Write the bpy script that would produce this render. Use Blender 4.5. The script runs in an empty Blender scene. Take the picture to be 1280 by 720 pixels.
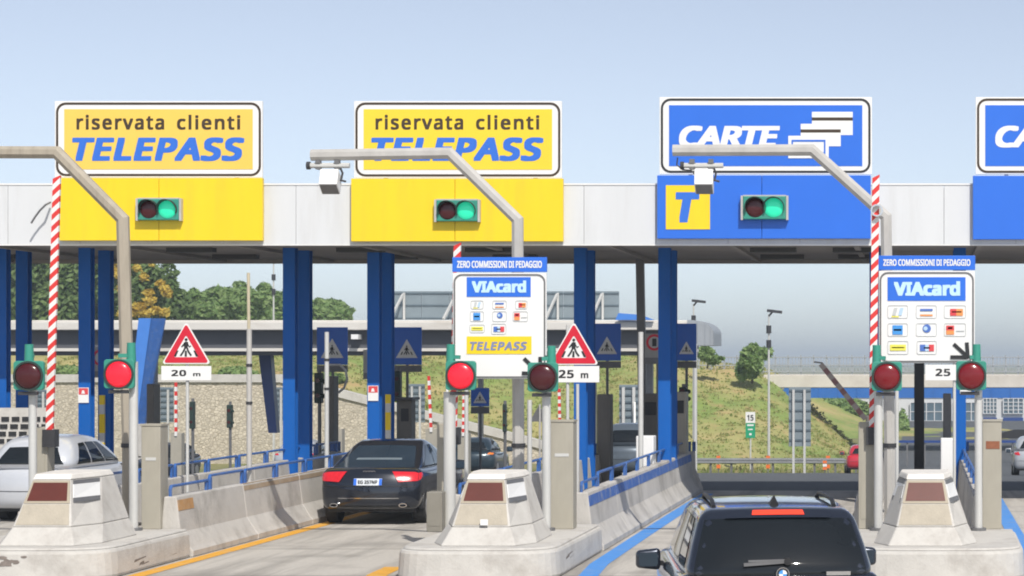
import bpy, bmesh, math, random
from mathutils import Vector, Matrix

# ------------------------------------------------------------------ camera, sky, sun, exposure
SC = bpy.context.scene
COL = SC.collection
F, VX, VY, CH = 3000.0, 1150.0, 450.0, 3.15      # focal length in photo pixels, vanishing point, eye height

cam_d = bpy.data.cameras.new("camera")
cam = bpy.data.objects.new("camera", cam_d)
COL.objects.link(cam)
cam.location = (0, 0, CH)
cam.rotation_euler = (math.radians(90), 0, 0)
cam_d.sensor_width = 36.0
cam_d.lens = F * 36.0 / 1280.0
cam_d.shift_x = (640 - VX) / 1280.0
cam_d.shift_y = (VY - 360) / 1280.0
cam_d.clip_start = 0.5
cam_d.clip_end = 6000
SC.camera = cam

SUN_TO = Vector((-0.42, 1.0, -1.18)).normalized()      # the way the light travels
world = bpy.data.worlds.new("World")
SC.world = world
world.use_nodes = True
wn = world.node_tree
bg = wn.nodes["Background"]
sky = wn.nodes.new("ShaderNodeTexSky")
sky.sky_type = 'NISHITA'
sky.sun_disc = False
sky.sun_elevation = math.asin(-SUN_TO.z)
sky.sun_rotation = math.atan2(-SUN_TO.x, -SUN_TO.y)
sky.altitude = 0
sky.air_density = 0.6
sky.dust_density = 0.75
sky.ozone_density = 1.6
hz = wn.nodes.new('ShaderNodeHueSaturation'); hz.inputs['Saturation'].default_value = .58      # milky summer air
wn.links.new(sky.outputs[0], hz.inputs['Color']); wn.links.new(hz.outputs[0], bg.inputs[0])
bg.inputs[1].default_value = 0.143
sun_d = bpy.data.lights.new("sun", 'SUN')
sun_d.energy = 4.2
sun_d.angle = math.radians(0.5)
sun_d.color = (1.0, 0.95, 0.87)
sun = bpy.data.objects.new("sun", sun_d)
COL.objects.link(sun)
sun.rotation_euler = SUN_TO.to_track_quat('-Z', 'Y').to_euler()
sun.location = (20, -40, 60)

HAZE = 0.00055      # density of the air
SC.view_settings.view_transform = 'Standard'
SC.view_settings.look = 'None'
SC.view_settings.gamma = 1
SC.view_settings.use_curve_mapping = False
SC.view_settings.exposure = 0.0
SC.render.engine = 'CYCLES'
SC.cycles.use_denoising = True
SC.cycles.max_bounces = 6
SC.cycles.filter_width = 1.9

# ------------------------------------------------------------------ helpers
FONT = None
try:      # the sans serif that ships with Blender; its built-in face otherwise
    import os
    FONT = bpy.data.fonts.load(os.path.join(bpy.utils.system_resource('DATAFILES'), "fonts", "NotoSansMath-Regular.woff2"))
except Exception:
    FONT = None
def at(px, py, Y):
    """the world point that photo pixel (px, py) shows at distance Y"""
    return Vector(((px - VX) * Y / F, Y, CH - (py - VY) * Y / F))
def wx(px, Y): return (px - VX) * Y / F
def wz(py, Y): return CH - (py - VY) * Y / F

class MB:
    def __init__(s):
        s.v = []; s.f = []; s.mi = []; s.cur = 0; s.sm = []; s.smooth = False
    def face(s, idx):
        s.f.append(tuple(idx)); s.mi.append(s.cur); s.sm.append(s.smooth)
    def add(s, vs, fs):
        o = len(s.v)
        s.v.extend([Vector(p) for p in vs])
        for f in fs: s.face([o + i for i in f])
        return s
    def box(s, x0, x1, y0, y1, z0, z1):
        if x0 > x1: x0, x1 = x1, x0
        if y0 > y1: y0, y1 = y1, y0
        if z0 > z1: z0, z1 = z1, z0
        return s.add([(x0,y0,z0),(x1,y0,z0),(x1,y1,z0),(x0,y1,z0),(x0,y0,z1),(x1,y0,z1),(x1,y1,z1),(x0,y1,z1)],
                     [(0,3,2,1),(4,5,6,7),(0,1,5,4),(1,2,6,5),(2,3,7,6),(3,0,4,7)])
    def hexa(s, bottom, top):
        return s.add(list(bottom) + list(top), [(3,2,1,0),(4,5,6,7),(0,1,5,4),(1,2,6,5),(2,3,7,6),(3,0,4,7)])
    def bar(s, a, b, w, h):
        """box beam from a to b, w across and h high"""
        a = Vector(a); b = Vector(b); d = (b - a).normalized()
        up = Vector((0,0,1)) if abs(d.z) < .95 else Vector((0,1,0))
        sx = d.cross(up).normalized() * (w/2); sz = sx.cross(d).normalized() * (h/2)
        return s.hexa([a-sx-sz, a+sx-sz, b+sx-sz, b-sx-sz], [a-sx+sz, a+sx+sz, b+sx+sz, b-sx+sz])
    def tube(s, pts, r, n=10, caps=True):
        pts = [Vector(p) for p in pts]
        rs = r if isinstance(r, (list, tuple)) else [r]*len(pts)
        rings = []
        ref = None
        for i, p in enumerate(pts):
            d0 = (p - pts[i-1]).normalized() if i else None
            d1 = (pts[i+1] - p).normalized() if i < len(pts)-1 else None
            d = ((d0 or d1) + (d1 or d0)).normalized()
            if ref is None:
                ref = Vector((0,0,1)) if abs(d.z) < .9 else Vector((0,1,0))
            a = d.cross(ref).normalized(); b = a.cross(d).normalized(); ref = b
            k = 1.0
            if d0 and d1: k = 1.0 / max(.5, math.cos(d0.angle(d1)/2))
            o = len(s.v)
            for j in range(n):
                t = 2*math.pi*(j+.5)/n
                s.v.append(p + (a*math.cos(t)*(k if abs(d0.dot(d1) if d0 and d1 else 1) < .999 else 1) + b*math.sin(t))*rs[i])
            rings.append(o)
        for i in range(len(rings)-1):
            for j in range(n):
                k2 = (j+1) % n
                s.face([rings[i]+j, rings[i]+k2, rings[i+1]+k2, rings[i+1]+j])
        if caps:
            s.face([rings[0]+j for j in range(n)][::-1]); s.face([rings[-1]+j for j in range(n)])
        return s
    def prism(s, poly, y0, y1):
        """poly of (x, z) pushed from y0 (front) to y1"""
        n = len(poly); o = len(s.v)
        s.v.extend([Vector((p[0], y0, p[1])) for p in poly]); s.v.extend([Vector((p[0], y1, p[1])) for p in poly])
        s.face([o+i for i in range(n)]); s.face([o+n+i for i in range(n)][::-1])
        for i in range(n):
            j = (i+1) % n
            s.face([o+j, o+i, o+n+i, o+n+j])
        return s
    def ring(s, outer, inner, y0, y1):
        n = len(outer); o = len(s.v)
        for y in (y0, y1):
            s.v.extend([Vector((p[0], y, p[1])) for p in outer]); s.v.extend([Vector((p[0], y, p[1])) for p in inner])
        for i in range(n):
            j = (i+1) % n
            s.face([o+i, o+j, o+n+j, o+n+i]); s.face([o+2*n+i, o+3*n+i, o+3*n+j, o+2*n+j])
            s.face([o+j, o+i, o+2*n+i, o+2*n+j]); s.face([o+n+i, o+n+j, o+3*n+j, o+3*n+i])
        return s
    def plan(s, poly, z0, z1, inset=0.0):
        """poly of (x, y) pushed up from z0 to z1, drawn in by inset at the top"""
        n = len(poly); o = len(s.v)
        cx = sum(p[0] for p in poly)/n; cy = sum(p[1] for p in poly)/n
        s.v.extend([Vector((p[0], p[1], z0)) for p in poly])
        for p in poly:
            d = Vector((p[0]-cx, p[1]-cy, 0)); L = d.length or 1
            q = Vector((p[0], p[1], z1)) - d*(inset/L)
            s.v.append(q)
        s.face([o+i for i in range(n)][::-1]); s.face([o+n+i for i in range(n)])
        for i in range(n):
            j = (i+1) % n
            s.face([o+i, o+j, o+n+j, o+n+i])
        return s
    def build(s, name, mat, parent=None, local=False, smooth=False, bevel=0, recalc=True):
        me = bpy.data.meshes.new(name)
        off = Vector((0,0,0)) if (parent is None or local) else ORG.get(parent.name, Vector((0,0,0)))
        me.from_pydata([p - off for p in s.v], [], s.f)
        mats = mat if isinstance(mat, (list, tuple)) else [mat]
        for m in mats: me.materials.append(m)
        me.polygons.foreach_set("material_index", s.mi)
        me.polygons.foreach_set("use_smooth", [bool(smooth or q) for q in s.sm])
        if recalc or bevel:
            bm = bmesh.new(); bm.from_mesh(me)
            if recalc: bmesh.ops.recalc_face_normals(bm, faces=bm.faces)
            bm.to_mesh(me); bm.free()
        me.update()
        o = bpy.data.objects.new(name, me)
        COL.objects.link(o)
        if parent is not None:
            o.parent = parent
        ORG[o.name] = off
        if bevel:
            md = o.modifiers.new("bevel", 'BEVEL'); md.width = bevel; md.segments = 2; md.limit_method = 'ANGLE'; md.angle_limit = math.radians(40)
        if smooth and not bevel:
            try:
                me.set_sharp_from_angle(angle=math.radians(40))
            except Exception:
                pass
        return o
ORG = {}

def tag(o, label=None, cat=None, group=None, kind=None):
    if label: o["label"] = label
    if cat: o["category"] = cat
    if group: o["group"] = group
    if kind: o["kind"] = kind
    return o
def thing(name, label, cat, loc=(0,0,0), group=None, rz=0.0):
    o = bpy.data.objects.new(name, None)
    o.empty_display_size = .2
    COL.objects.link(o)
    o.location = loc; o.rotation_euler = (0,0,rz)
    ORG[o.name] = Vector(loc)
    return tag(o, label, cat, group)

def rrect(x0, z0, x1, z1, r, n=5):
    out = []
    for cx, cz, a0 in ((x1-r, z0+r, -90), (x1-r, z1-r, 0), (x0+r, z1-r, 90), (x0+r, z0+r, 180)):
        for i in range(n+1):
            t = math.radians(a0 + 90*i/n)
            out.append((cx + r*math.cos(t), cz + r*math.sin(t)))
    return out
def rect(x0, z0, x1, z1): return [(x0,z0),(x1,z0),(x1,z1),(x0,z1)]
def disc(cx, cz, r, n=24): return [(cx + r*math.cos(2*math.pi*i/n), cz + r*math.sin(2*math.pi*i/n)) for i in range(n)]

def text_part(s, x0, z0, x1, z1, y, mat, parent, shear=0, bold=0, spacing=1.0, name='lettering', depth=.004, local=False, flip=False):
    """writing fitted to the rectangle x0..x1, z0..z1, its face at y looking towards -Y"""
    cu = bpy.data.curves.new("lettering", 'FONT')
    cu.body = s
    if FONT: cu.font = FONT
    cu.shear = shear; cu.space_character = spacing; cu.resolution_u = 4
    cu.extrude = 0
    tmp = bpy.data.objects.new("tmp", cu); COL.objects.link(tmp)
    dg = bpy.context.evaluated_depsgraph_get(); dg.update()
    me = bpy.data.meshes.new_from_object(tmp.evaluated_get(dg))
    COL.objects.unlink(tmp); bpy.data.objects.remove(tmp)
    P = [(v.co.x, v.co.y) for v in me.vertices]; Fs = [list(p.vertices) for p in me.polygons]
    bpy.data.meshes.remove(me)
    s_ = bold     # heavier strokes: the same outline laid down again, nudged each way
    steps = [(0, 0)] + ([(s_*u, s_*.8*v) for u in (-1, 0, 1) for v in (-1, 0, 1) if u or v] if bold else [])
    xs = [p[0] for p in P]; ys = [p[1] for p in P]
    ax, bx, ay, by = min(xs)-bold, max(xs)+bold, min(ys)-bold, max(ys)+bold
    mb = MB()
    for k, (dx, dy) in enumerate(steps):
        o_ = len(mb.v)
        mb.v += [Vector((x0 + (px+dx-ax)/(bx-ax)*(x1-x0), y + k*.0005, z0 + (py+dy-ay)/(by-ay)*(z1-z0))) for px, py in P]
        for f_ in Fs: mb.face([o_+q for q in (f_ if flip else f_)])
    return mb.build(name, mat, parent, local=local, recalc=False)

# ------------------------------------------------------------------ materials
MATS = {}
def M(name, rgb, rough=.55, metal=0.0, var=.08, scale=3.0, bump=0.0, stain=None, stain_amt=0.0, stain_scale=.8, stretch=(1,1,1), coat=0.0, spec=.5, emit=0.0, bscale=None):
    m = bpy.data.materials.new(name); m.use_nodes = True
    nt = m.node_tree; b = nt.nodes["Principled BSDF"]
    N = nt.nodes.new; L = nt.links.new
    b.inputs["Roughness"].default_value = rough
    b.inputs["Metallic"].default_value = metal
    b.inputs["Specular IOR Level"].default_value = spec
    b.inputs["Coat Weight"].default_value = coat
    b.inputs["Coat Roughness"].default_value = .06
    tc = N("ShaderNodeTexCoord"); mp = N("ShaderNodeMapping"); mp.inputs["Scale"].default_value = stretch
    L(tc.outputs["Object"], mp.inputs[0])
    nz = N("ShaderNodeTexNoise"); nz.inputs["Scale"].default_value = scale; nz.inputs["Detail"].default_value = 6; nz.inputs["Roughness"].default_value = .62
    L(mp.outputs[0], nz.inputs["Vector"])
    ramp = N("ShaderNodeMapRange"); ramp.inputs[1].default_value = .25; ramp.inputs[2].default_value = .75
    L(nz.outputs[0], ramp.inputs[0])
    mx = N("ShaderNodeMix"); mx.data_type = 'RGBA'
    mx.inputs[6].default_value = (*[max(0, c*(1-var)) for c in rgb], 1); mx.inputs[7].default_value = (*[min(1, c*(1+var)) for c in rgb], 1)
    L(ramp.outputs[0], mx.inputs[0])
    out = mx.outputs[2]
    if stain:
        n2 = N("ShaderNodeTexNoise"); n2.inputs["Scale"].default_value = stain_scale; n2.inputs["Detail"].default_value = 8; n2.inputs["Roughness"].default_value = .7
        L(mp.outputs[0], n2.inputs["Vector"])
        r2 = N("ShaderNodeMapRange"); r2.inputs[1].default_value = .5; r2.inputs[2].default_value = .78; r2.inputs[4].default_value = stain_amt
        L(n2.outputs[0], r2.inputs[0])
        m2 = N("ShaderNodeMix"); m2.data_type = 'RGBA'
        L(r2.outputs[0], m2.inputs[0]); L(out, m2.inputs[6]); m2.inputs[7].default_value = (*stain, 1)
        out = m2.outputs[2]
    L(out, b.inputs["Base Color"])
    if emit:
        L(out, b.inputs["Emission Color"]); b.inputs["Emission Strength"].default_value = emit
    if bump:
        n3 = N("ShaderNodeTexNoise"); n3.inputs["Scale"].default_value = bscale or scale*6; n3.inputs["Detail"].default_value = 5
        L(mp.outputs[0], n3.inputs["Vector"])
        bp = N("ShaderNodeBump"); bp.inputs["Strength"].default_value = bump; bp.inputs["Distance"].default_value = .02
        L(n3.outputs[0], bp.inputs["Height"]); L(bp.outputs[0], b.inputs["Normal"])
    MATS[name] = m
    return m

white_paint = M("white_paint", (.78,.78,.77), .45, var=.04, scale=1.2, stain=(.5,.5,.47), stain_amt=.2, stain_scale=1.5, stretch=(2,2,.4))
fascia_white = M("fascia_white", (.66,.675,.69), .5, var=.05, scale=.5, stain=(.47,.46,.44), stain_amt=.5, stain_scale=.8, stretch=(2.5,1,.25))
board_white = M("board_white", (.80,.80,.79), .4, var=.03, scale=2)
yellow_paint = M("yellow_paint", (.86,.615,.012), .4, var=.05, scale=.9, stain=(.62,.45,.05), stain_amt=.35, stain_scale=1.2, stretch=(2,1,.3))
yellow_panel = M("yellow_panel", (.84,.57,.10), .4, var=.03, scale=.9)
yellow_faded = M("yellow_faded", (.85,.62,.035), .4, var=.03, scale=.9)
sign_blue = M("sign_blue", (.022,.150,.68), .4, var=.04, scale=1.0)
letter_blue = M("letter_blue", (.030,.155,.64), .4, var=.03)
letter_dark = M("letter_dark", (.05,.03,.015), .5, var=.05)
black_paint = M("black_paint", (.02,.02,.022), .5, var=.1)
steel_blue = M("steel_blue", (.003,.10,.40), .55, var=.12, scale=1.6, stretch=(1,1,.3), spec=.25)
rail_blue = M("rail_blue", (.03,.115,.37), .45, var=.15, scale=5, stain=(.25,.27,.3), stain_amt=.4, stain_scale=4)
navy_blue = M("navy_blue", (.012,.05,.22), .4, var=.05)
light_blue = M("light_blue", (.06,.22,.66), .45, var=.06, scale=2)
concrete = M("concrete", (.50,.478,.445), .88, var=.14, scale=1.8, bump=.35, bscale=22, stain=(.19,.175,.155), stain_amt=.85, stain_scale=1.3, stretch=(1,.7,.6))
concrete_pale = M("concrete_pale", (.54,.52,.485), .88, var=.1, scale=2.2, bump=.3, bscale=25, stain=(.30,.27,.24), stain_amt=.7, stain_scale=1.6)
concrete_tan = M("concrete_tan", (.43,.385,.31), .9, var=.12, scale=5, bump=.3, bscale=30, stain=(.27,.24,.2), stain_amt=.4, stain_scale=3)
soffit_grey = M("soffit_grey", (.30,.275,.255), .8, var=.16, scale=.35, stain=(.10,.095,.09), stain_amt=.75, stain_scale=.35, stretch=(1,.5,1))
soffit_dark = M("soffit_dark", (.05,.05,.05), .6, var=.1)
steel_grey = M("steel_grey", (.50,.485,.46), .5, metal=.12, var=.1, scale=4, stain=(.33,.31,.28), stain_amt=.5, stain_scale=2.5, stretch=(1,1,.4))
weathered_grey = M("weathered_grey", (.40,.355,.285), .7, metal=.1, var=.12, scale=4, stain=(.20,.165,.12), stain_amt=.6, stain_scale=2.2, stretch=(2,2,.25))
pole_pale = M("pole_pale", (.60,.60,.58), .5, metal=.2, var=.07, scale=4, stain=(.35,.33,.3), stain_amt=.4, stain_scale=3, stretch=(1,1,.4))
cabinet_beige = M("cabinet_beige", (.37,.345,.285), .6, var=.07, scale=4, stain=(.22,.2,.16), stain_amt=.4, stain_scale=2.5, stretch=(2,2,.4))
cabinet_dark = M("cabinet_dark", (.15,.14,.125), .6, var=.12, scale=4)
dark_metal = M("dark_metal", (.05,.05,.055), .5, metal=.3, var=.15, scale=5)
mid_metal = M("mid_metal", (.17,.17,.175), .5, metal=.3, var=.12, scale=4)
signal_teal = M("signal_teal", (.035,.27,.20), .5, var=.12, scale=6, stain=(.02,.1,.08), stain_amt=.4, stain_scale=6)
signal_dark = M("signal_dark", (.02,.04,.035), .6, var=.15, scale=8)
lens_red_on = M("lens_red_on", (.75,.012,.03), .25, var=.05, scale=3, emit=.55)
lens_red_off = M("lens_red_off", (.06,.006,.008), .2, var=.1, scale=6)
lens_red_dim = M("lens_red_dim", (.16,.006,.010), .2, var=.1, scale=5, emit=.18)
lens_green_on = M("lens_green_on", (.02,.60,.34), .25, var=.05, scale=3, emit=.55)
lens_amber = M("lens_amber", (.8,.2,.02), .3, var=.1)
sign_red = M("sign_red", (.62,.012,.035), .4, var=.05)
boom_white = M("boom_white", (.76,.75,.73), .5, var=.06, scale=6)
boom_red = M("boom_red", (.66,.035,.03), .5, var=.1, scale=6)
brown_glass = M("brown_glass", (.105,.022,.014), .35, var=.12, scale=3)
band_blue = M("band_blue", (.035,.12,.40), .7, var=.15, scale=6, stain=(.42,.4,.36), stain_amt=.85, stain_scale=3.5)
band_orange = M("band_orange", (.46,.255,.10), .8, var=.2, scale=4, stain=(.44,.42,.38), stain_amt=.85, stain_scale=1.2)
line_orange = M("line_orange", (.72,.36,.03), .75, var=.12, scale=4, stain=(.42,.38,.32), stain_amt=.75, stain_scale=2.5)
line_blue = M("line_blue", (.07,.27,.68), .7, var=.1, scale=4, stain=(.35,.38,.42), stain_amt=.6, stain_scale=2.5)
glass_dark = M("glass_dark", (.010,.013,.016), .03, var=.1, spec=.4)
glass_blue = M("glass_blue", (.022,.038,.058), .05, var=.2, scale=2, spec=.5)
rubber = M("rubber", (.015,.015,.016), .8, var=.2, scale=8)
rim_metal = M("rim_metal", (.45,.45,.46), .35, metal=.8, var=.05)
chrome = M("chrome", (.7,.7,.71), .12, metal=1.0, var=.02)
plastic_black = M("plastic_black", (.018,.018,.02), .5, var=.15, scale=6)
lamp_red = M("lamp_red", (.58,.010,.018), .15, var=.15, scale=14, coat=1.0, emit=.22)
lamp_red_bright = M("lamp_red_bright", (.85,.06,.03), .2, var=.05, scale=10, emit=.35)
lamp_clear = M("lamp_clear", (.55,.5,.5), .15, var=.1, coat=1.0)
back_sign = M("back_sign", (.235,.285,.315), .5, metal=.3, var=.08, scale=1.5)
back_frame = M("back_frame", (.12,.16,.19), .5, metal=.3, var=.1)
orange_plastic = M("orange_plastic", (.80,.17,.03), .5, var=.08)
sign_green = M("sign_green", (.01,.32,.16), .4, var=.04)
galvanised = M("galvanised", (.42,.43,.44), .4, metal=.6, var=.1, scale=2)
bark = M("bark", (.10,.075,.05), .9, var=.3, scale=6, bump=.4)
rear_roof_light = M("rear_roof_light", (.66,.635,.59), .6, var=.06, scale=.6, stain=(.33,.28,.22), stain_amt=.55, stain_scale=.6, stretch=(.5,1,3))
rear_roof_dark = M("rear_roof_dark", (.075,.08,.095), .6, var=.1, scale=.5)
corrugated = M("corrugated", (.36,.385,.41), .5, metal=.3, var=.08, scale=1)
bridge_white = M("bridge_white", (.60,.56,.50), .75, var=.06, scale=.6, stain=(.35,.3,.25), stain_amt=.5, stain_scale=.5)
bridge_blue = M("bridge_blue", (.02,.13,.44), .5, var=.1, scale=.8)
warehouse_wall = M("warehouse_wall", (.60,.61,.62), .8, var=.04, scale=.3)
window_glass = M("window_glass", (.10,.15,.19), .1, var=.25, scale=1.0, spec=.8)

def road_material(name, rgb, dark, streak, cell=None):
    """driven surface: fine grain, blotches and tyre streaks along Y"""
    m = M(name, rgb, .88, var=.12, scale=14, bump=.25, bscale=60)
    nt = m.node_tree; N = nt.nodes.new; L = nt.links.new
    b = nt.nodes["Principled BSDF"]; src = b.inputs["Base Color"].links[0].from_socket
    tc = N("ShaderNodeTexCoord"); mp = N("ShaderNodeMapping"); mp.inputs["Scale"].default_value = (1.5, .07, 1)
    L(tc.outputs["Object"], mp.inputs[0])
    nz = N("ShaderNodeTexNoise"); nz.inputs["Scale"].default_value = 1.4; nz.inputs["Detail"].default_value = 7; nz.inputs["Roughness"].default_value = .65
    L(mp.outputs[0], nz.inputs["Vector"])
    r = N("ShaderNodeMapRange"); r.inputs[1].default_value = .46; r.inputs[2].default_value = .74; r.inputs[4].default_value = streak
    L(nz.outputs[0], r.inputs[0])
    m1 = N("ShaderNodeMix"); m1.data_type = 'RGBA'
    L(r.outputs[0], m1.inputs[0]); L(src, m1.inputs[6]); m1.inputs[7].default_value = (*dark, 1)
    out = m1.outputs[2]
    n4 = N("ShaderNodeTexNoise"); n4.inputs["Scale"].default_value = .55; n4.inputs["Detail"].default_value = 6
    L(tc.outputs["Object"], n4.inputs["Vector"])
    r4 = N("ShaderNodeMapRange"); r4.inputs[1].default_value = .52; r4.inputs[2].default_value = .75; r4.inputs[4].default_value = streak*.85
    L(n4.outputs[0], r4.inputs[0])
    m4 = N("ShaderNodeMix"); m4.data_type = 'RGBA'
    L(r4.outputs[0], m4.inputs[0]); L(out, m4.inputs[6]); m4.inputs[7].default_value = (*dark, 1)
    out = m4.outputs[2]
    if cell:
        br = N("ShaderNodeTexBrick"); br.inputs["Scale"].default_value = 1.0
        br.inputs["Brick Width"].default_value = cell[0]; br.inputs["Row Height"].default_value = cell[1]; br.inputs["Mortar Size"].default_value = .03; br.offset = 0
        L(tc.outputs["Object"], br.inputs["Vector"])
        m3 = N("ShaderNodeMix"); m3.data_type = 'RGBA'
        L(br.outputs["Fac"], m3.inputs[0]); L(out, m3.inputs[6]); m3.inputs[7].default_value = (*[c*.5 for c in dark], 1)
        out = m3.outputs[2]
    L(out, b.inputs["Base Color"])
    return m
lane_concrete = road_material("lane_concrete", (.50,.47,.425), (.22,.205,.185), .95, cell=(40, 5.0))
asphalt = road_material("asphalt", (.095,.103,.113), (.07,.074,.08), .6)

def grass_material(name, a, b_, c, scale=.13):
    m = M(name, a, .95, var=.25, scale=3, bump=.6, bscale=6)
    nt = m.node_tree; N = nt.nodes.new; L = nt.links.new
    b = nt.nodes["Principled BSDF"]; src = b.inputs["Base Color"].links[0].from_socket
    tc = N("ShaderNodeTexCoord")
    for k, (col, sc, lo, hi) in enumerate(((b_, scale, .42, .62), (c, scale*2.6, .55, .72))):
        nz = N("ShaderNodeTexNoise"); nz.inputs["Scale"].default_value = sc; nz.inputs["Detail"].default_value = 7; nz.inputs["Roughness"].default_value = .68
        L(tc.outputs["Object"], nz.inputs["Vector"])
        r = N("ShaderNodeMapRange"); r.inputs[1].default_value = lo; r.inputs[2].default_value = hi
        L(nz.outputs[0], r.inputs[0])
        mx = N("ShaderNodeMix"); mx.data_type = 'RGBA'
        L(r.outputs[0], mx.inputs[0]); L(src, mx.inputs[6]); mx.inputs[7].default_value = (*col, 1)
        src = mx.outputs[2]
    L(src, b.inputs["Base Color"])
    return m
hill_grass = grass_material("hill_grass", (.20,.27,.065), (.40,.345,.14), (.44,.28,.14))
field_grass = grass_material("field_grass", (.16,.18,.055), (.26,.23,.10), (.30,.27,.17))

def stone_material():
    m = M("stone_wall_face", (.57,.51,.41), .9, var=.12, scale=.8, bump=.3)
    nt = m.node_tree; N = nt.nodes.new; L = nt.links.new
    b = nt.nodes["Principled BSDF"]; src = b.inputs["Base Color"].links[0].from_socket
    tc = N("ShaderNodeTexCoord"); mp = N("ShaderNodeMapping"); mp.inputs["Scale"].default_value = (4.6, 4.6, 6.2)
    L(tc.outputs["Object"], mp.inputs[0])
    v = N("ShaderNodeTexVoronoi"); v.inputs["Scale"].default_value = 1.0; L(mp.outputs[0], v.inputs["Vector"])
    hs = N("ShaderNodeSeparateColor"); L(v.outputs["Color"], hs.inputs[0])
    mr = N("ShaderNodeMapRange"); mr.inputs[3].default_value = .85; mr.inputs[4].default_value = 1.15; L(hs.outputs[0], mr.inputs[0])
    mu = N("ShaderNodeMix"); mu.data_type = 'RGBA'; mu.blend_type = 'MULTIPLY'; mu.inputs[0].default_value = 1
    L(src, mu.inputs[6]); cb = N("ShaderNodeCombineColor")
    for i in range(3): L(mr.outputs[0], cb.inputs[i])
    L(cb.outputs[0], mu.inputs[7])
    e = N("ShaderNodeTexVoronoi"); e.feature = 'DISTANCE_TO_EDGE'; e.inputs["Scale"].default_value = 1.0; L(mp.outputs[0], e.inputs["Vector"])
    er = N("ShaderNodeMapRange"); er.inputs[1].default_value = .02; er.inputs[2].default_value = .09; L(e.outputs["Distance"], er.inputs[0])
    mx = N("ShaderNodeMix"); mx.data_type = 'RGBA'; L(er.outputs[0], mx.inputs[0]); mx.inputs[6].default_value = (.46,.40,.31,1); L(mu.outputs[2], mx.inputs[7])
    L(mx.outputs[2], b.inputs["Base Color"])
    bp = N("ShaderNodeBump"); bp.inputs["Strength"].default_value = .6; bp.inputs["Distance"].default_value = .08
    L(er.outputs[0], bp.inputs["Height"]); L(bp.outputs[0], b.inputs["Normal"])
    return m
stone = stone_material()

def leaf_material(name, a, b_, hue=None):
    m = bpy.data.materials.new(name); m.use_nodes = True
    nt = m.node_tree; b = nt.nodes["Principled BSDF"]; N = nt.nodes.new; L = nt.links.new
    b.inputs["Roughness"].default_value = .6; b.inputs["Specular IOR Level"].default_value = .3
    g = N("ShaderNodeNewGeometry"); mx = N("ShaderNodeMix"); mx.data_type = 'RGBA'
    L(g.outputs["Random Per Island"], mx.inputs[0]); mx.inputs[6].default_value = (*a, 1); mx.inputs[7].default_value = (*b_, 1)
    L(mx.outputs[2], b.inputs["Base Color"])
    tr = N("ShaderNodeBsdfTranslucent"); L(mx.outputs[2], tr.inputs[0])
    ms = N("ShaderNodeMixShader"); ms.inputs[0].default_value = .35
    L(b.outputs[0], ms.inputs[1]); L(tr.outputs[0], ms.inputs[2])
    L(ms.outputs[0], nt.nodes["Material Output"].inputs[0])
    return m
leaf_dark = leaf_material("leaf_dark", (.075,.135,.04), (.22,.31,.11))
leaf_mid = leaf_material("leaf_mid", (.14,.245,.07), (.31,.42,.16))
leaf_blossom = leaf_material("leaf_blossom", (.54,.36,.05), (.74,.60,.13))
blade_leaf = leaf_material("blade_leaf", (.19,.27,.06), (.44,.38,.17))

# ------------------------------------------------------------------ ground, lanes, road, hills
def gz(y): return 0.0 if y < 62 else (-(y-62)*.0437 if y < 138 else -3.32)
def sheet(name, x0, x1, ys, dz, mat, xs=None):
    mb = MB(); xs = xs or [x0, x1]
    for y in ys:
        for x in xs: mb.v.append(Vector((x, y, gz(y)+dz)))
    n = len(xs)
    for j in range(len(ys)-1):
        for i in range(n-1):
            mb.face([j*n+i, j*n+i+1, (j+1)*n+i+1, (j+1)*n+i])
    return mb.build(name, mat, recalc=False)
tag(sheet("ground", -3000, 3000, [-400, 0, 62, 80, 100, 120, 138, 200, 400, 5000], -.012, field_grass), kind="structure")
tag(sheet("toll_plaza_pavement", -60, 45, [-60, 0, 57.9], 0.0, lane_concrete), kind="structure")
tag(sheet("road", -60, 60, [57.9, 62, 80, 100, 120, 132], 0.0, asphalt), kind="structure")

tag(sheet('road', -1.5, 40, [132.2, 138, 260], .004, asphalt), kind='structure')
# painted lines on the lanes
def line_strip(name, pts, w, mat):
    mb = MB(); P = [Vector((p[0], p[1], 0)) for p in pts]
    for i, p in enumerate(P):
        d = (P[min(i+1, len(P)-1)] - P[max(i-1, 0)]).normalized(); s = Vector((d.y, -d.x, 0))*w/2
        mb.v += [p - s + Vector((0,0,.005)), p + s + Vector((0,0,.005))]
    for i in range(len(P)-1): mb.face([2*i, 2*i+1, 2*i+3, 2*i+2])
    return tag(mb.build(name, mat, recalc=False), kind="structure")
line_strip("road_marking", [(-11.42, y) for y in (33, 36, 40, 44, 48, 52)], .26, line_orange)
line_strip("road_marking", [(-4.62, 31), (-4.78, 34), (-4.95, 37), (-4.98, 42), (-5.0, 48), (-5.0, 56.5)], .29, line_blue)
line_strip("road_marking", [(-7.35, 33.35), (-7.62, 33.7), (-7.85, 34.3), (-7.95, 35.2), (-7.99, 36.5)], .3, line_orange)
line_strip("road_marking", [(1.75, 31), (1.72, 40), (1.72, 56)], .3, line_blue)

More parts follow.
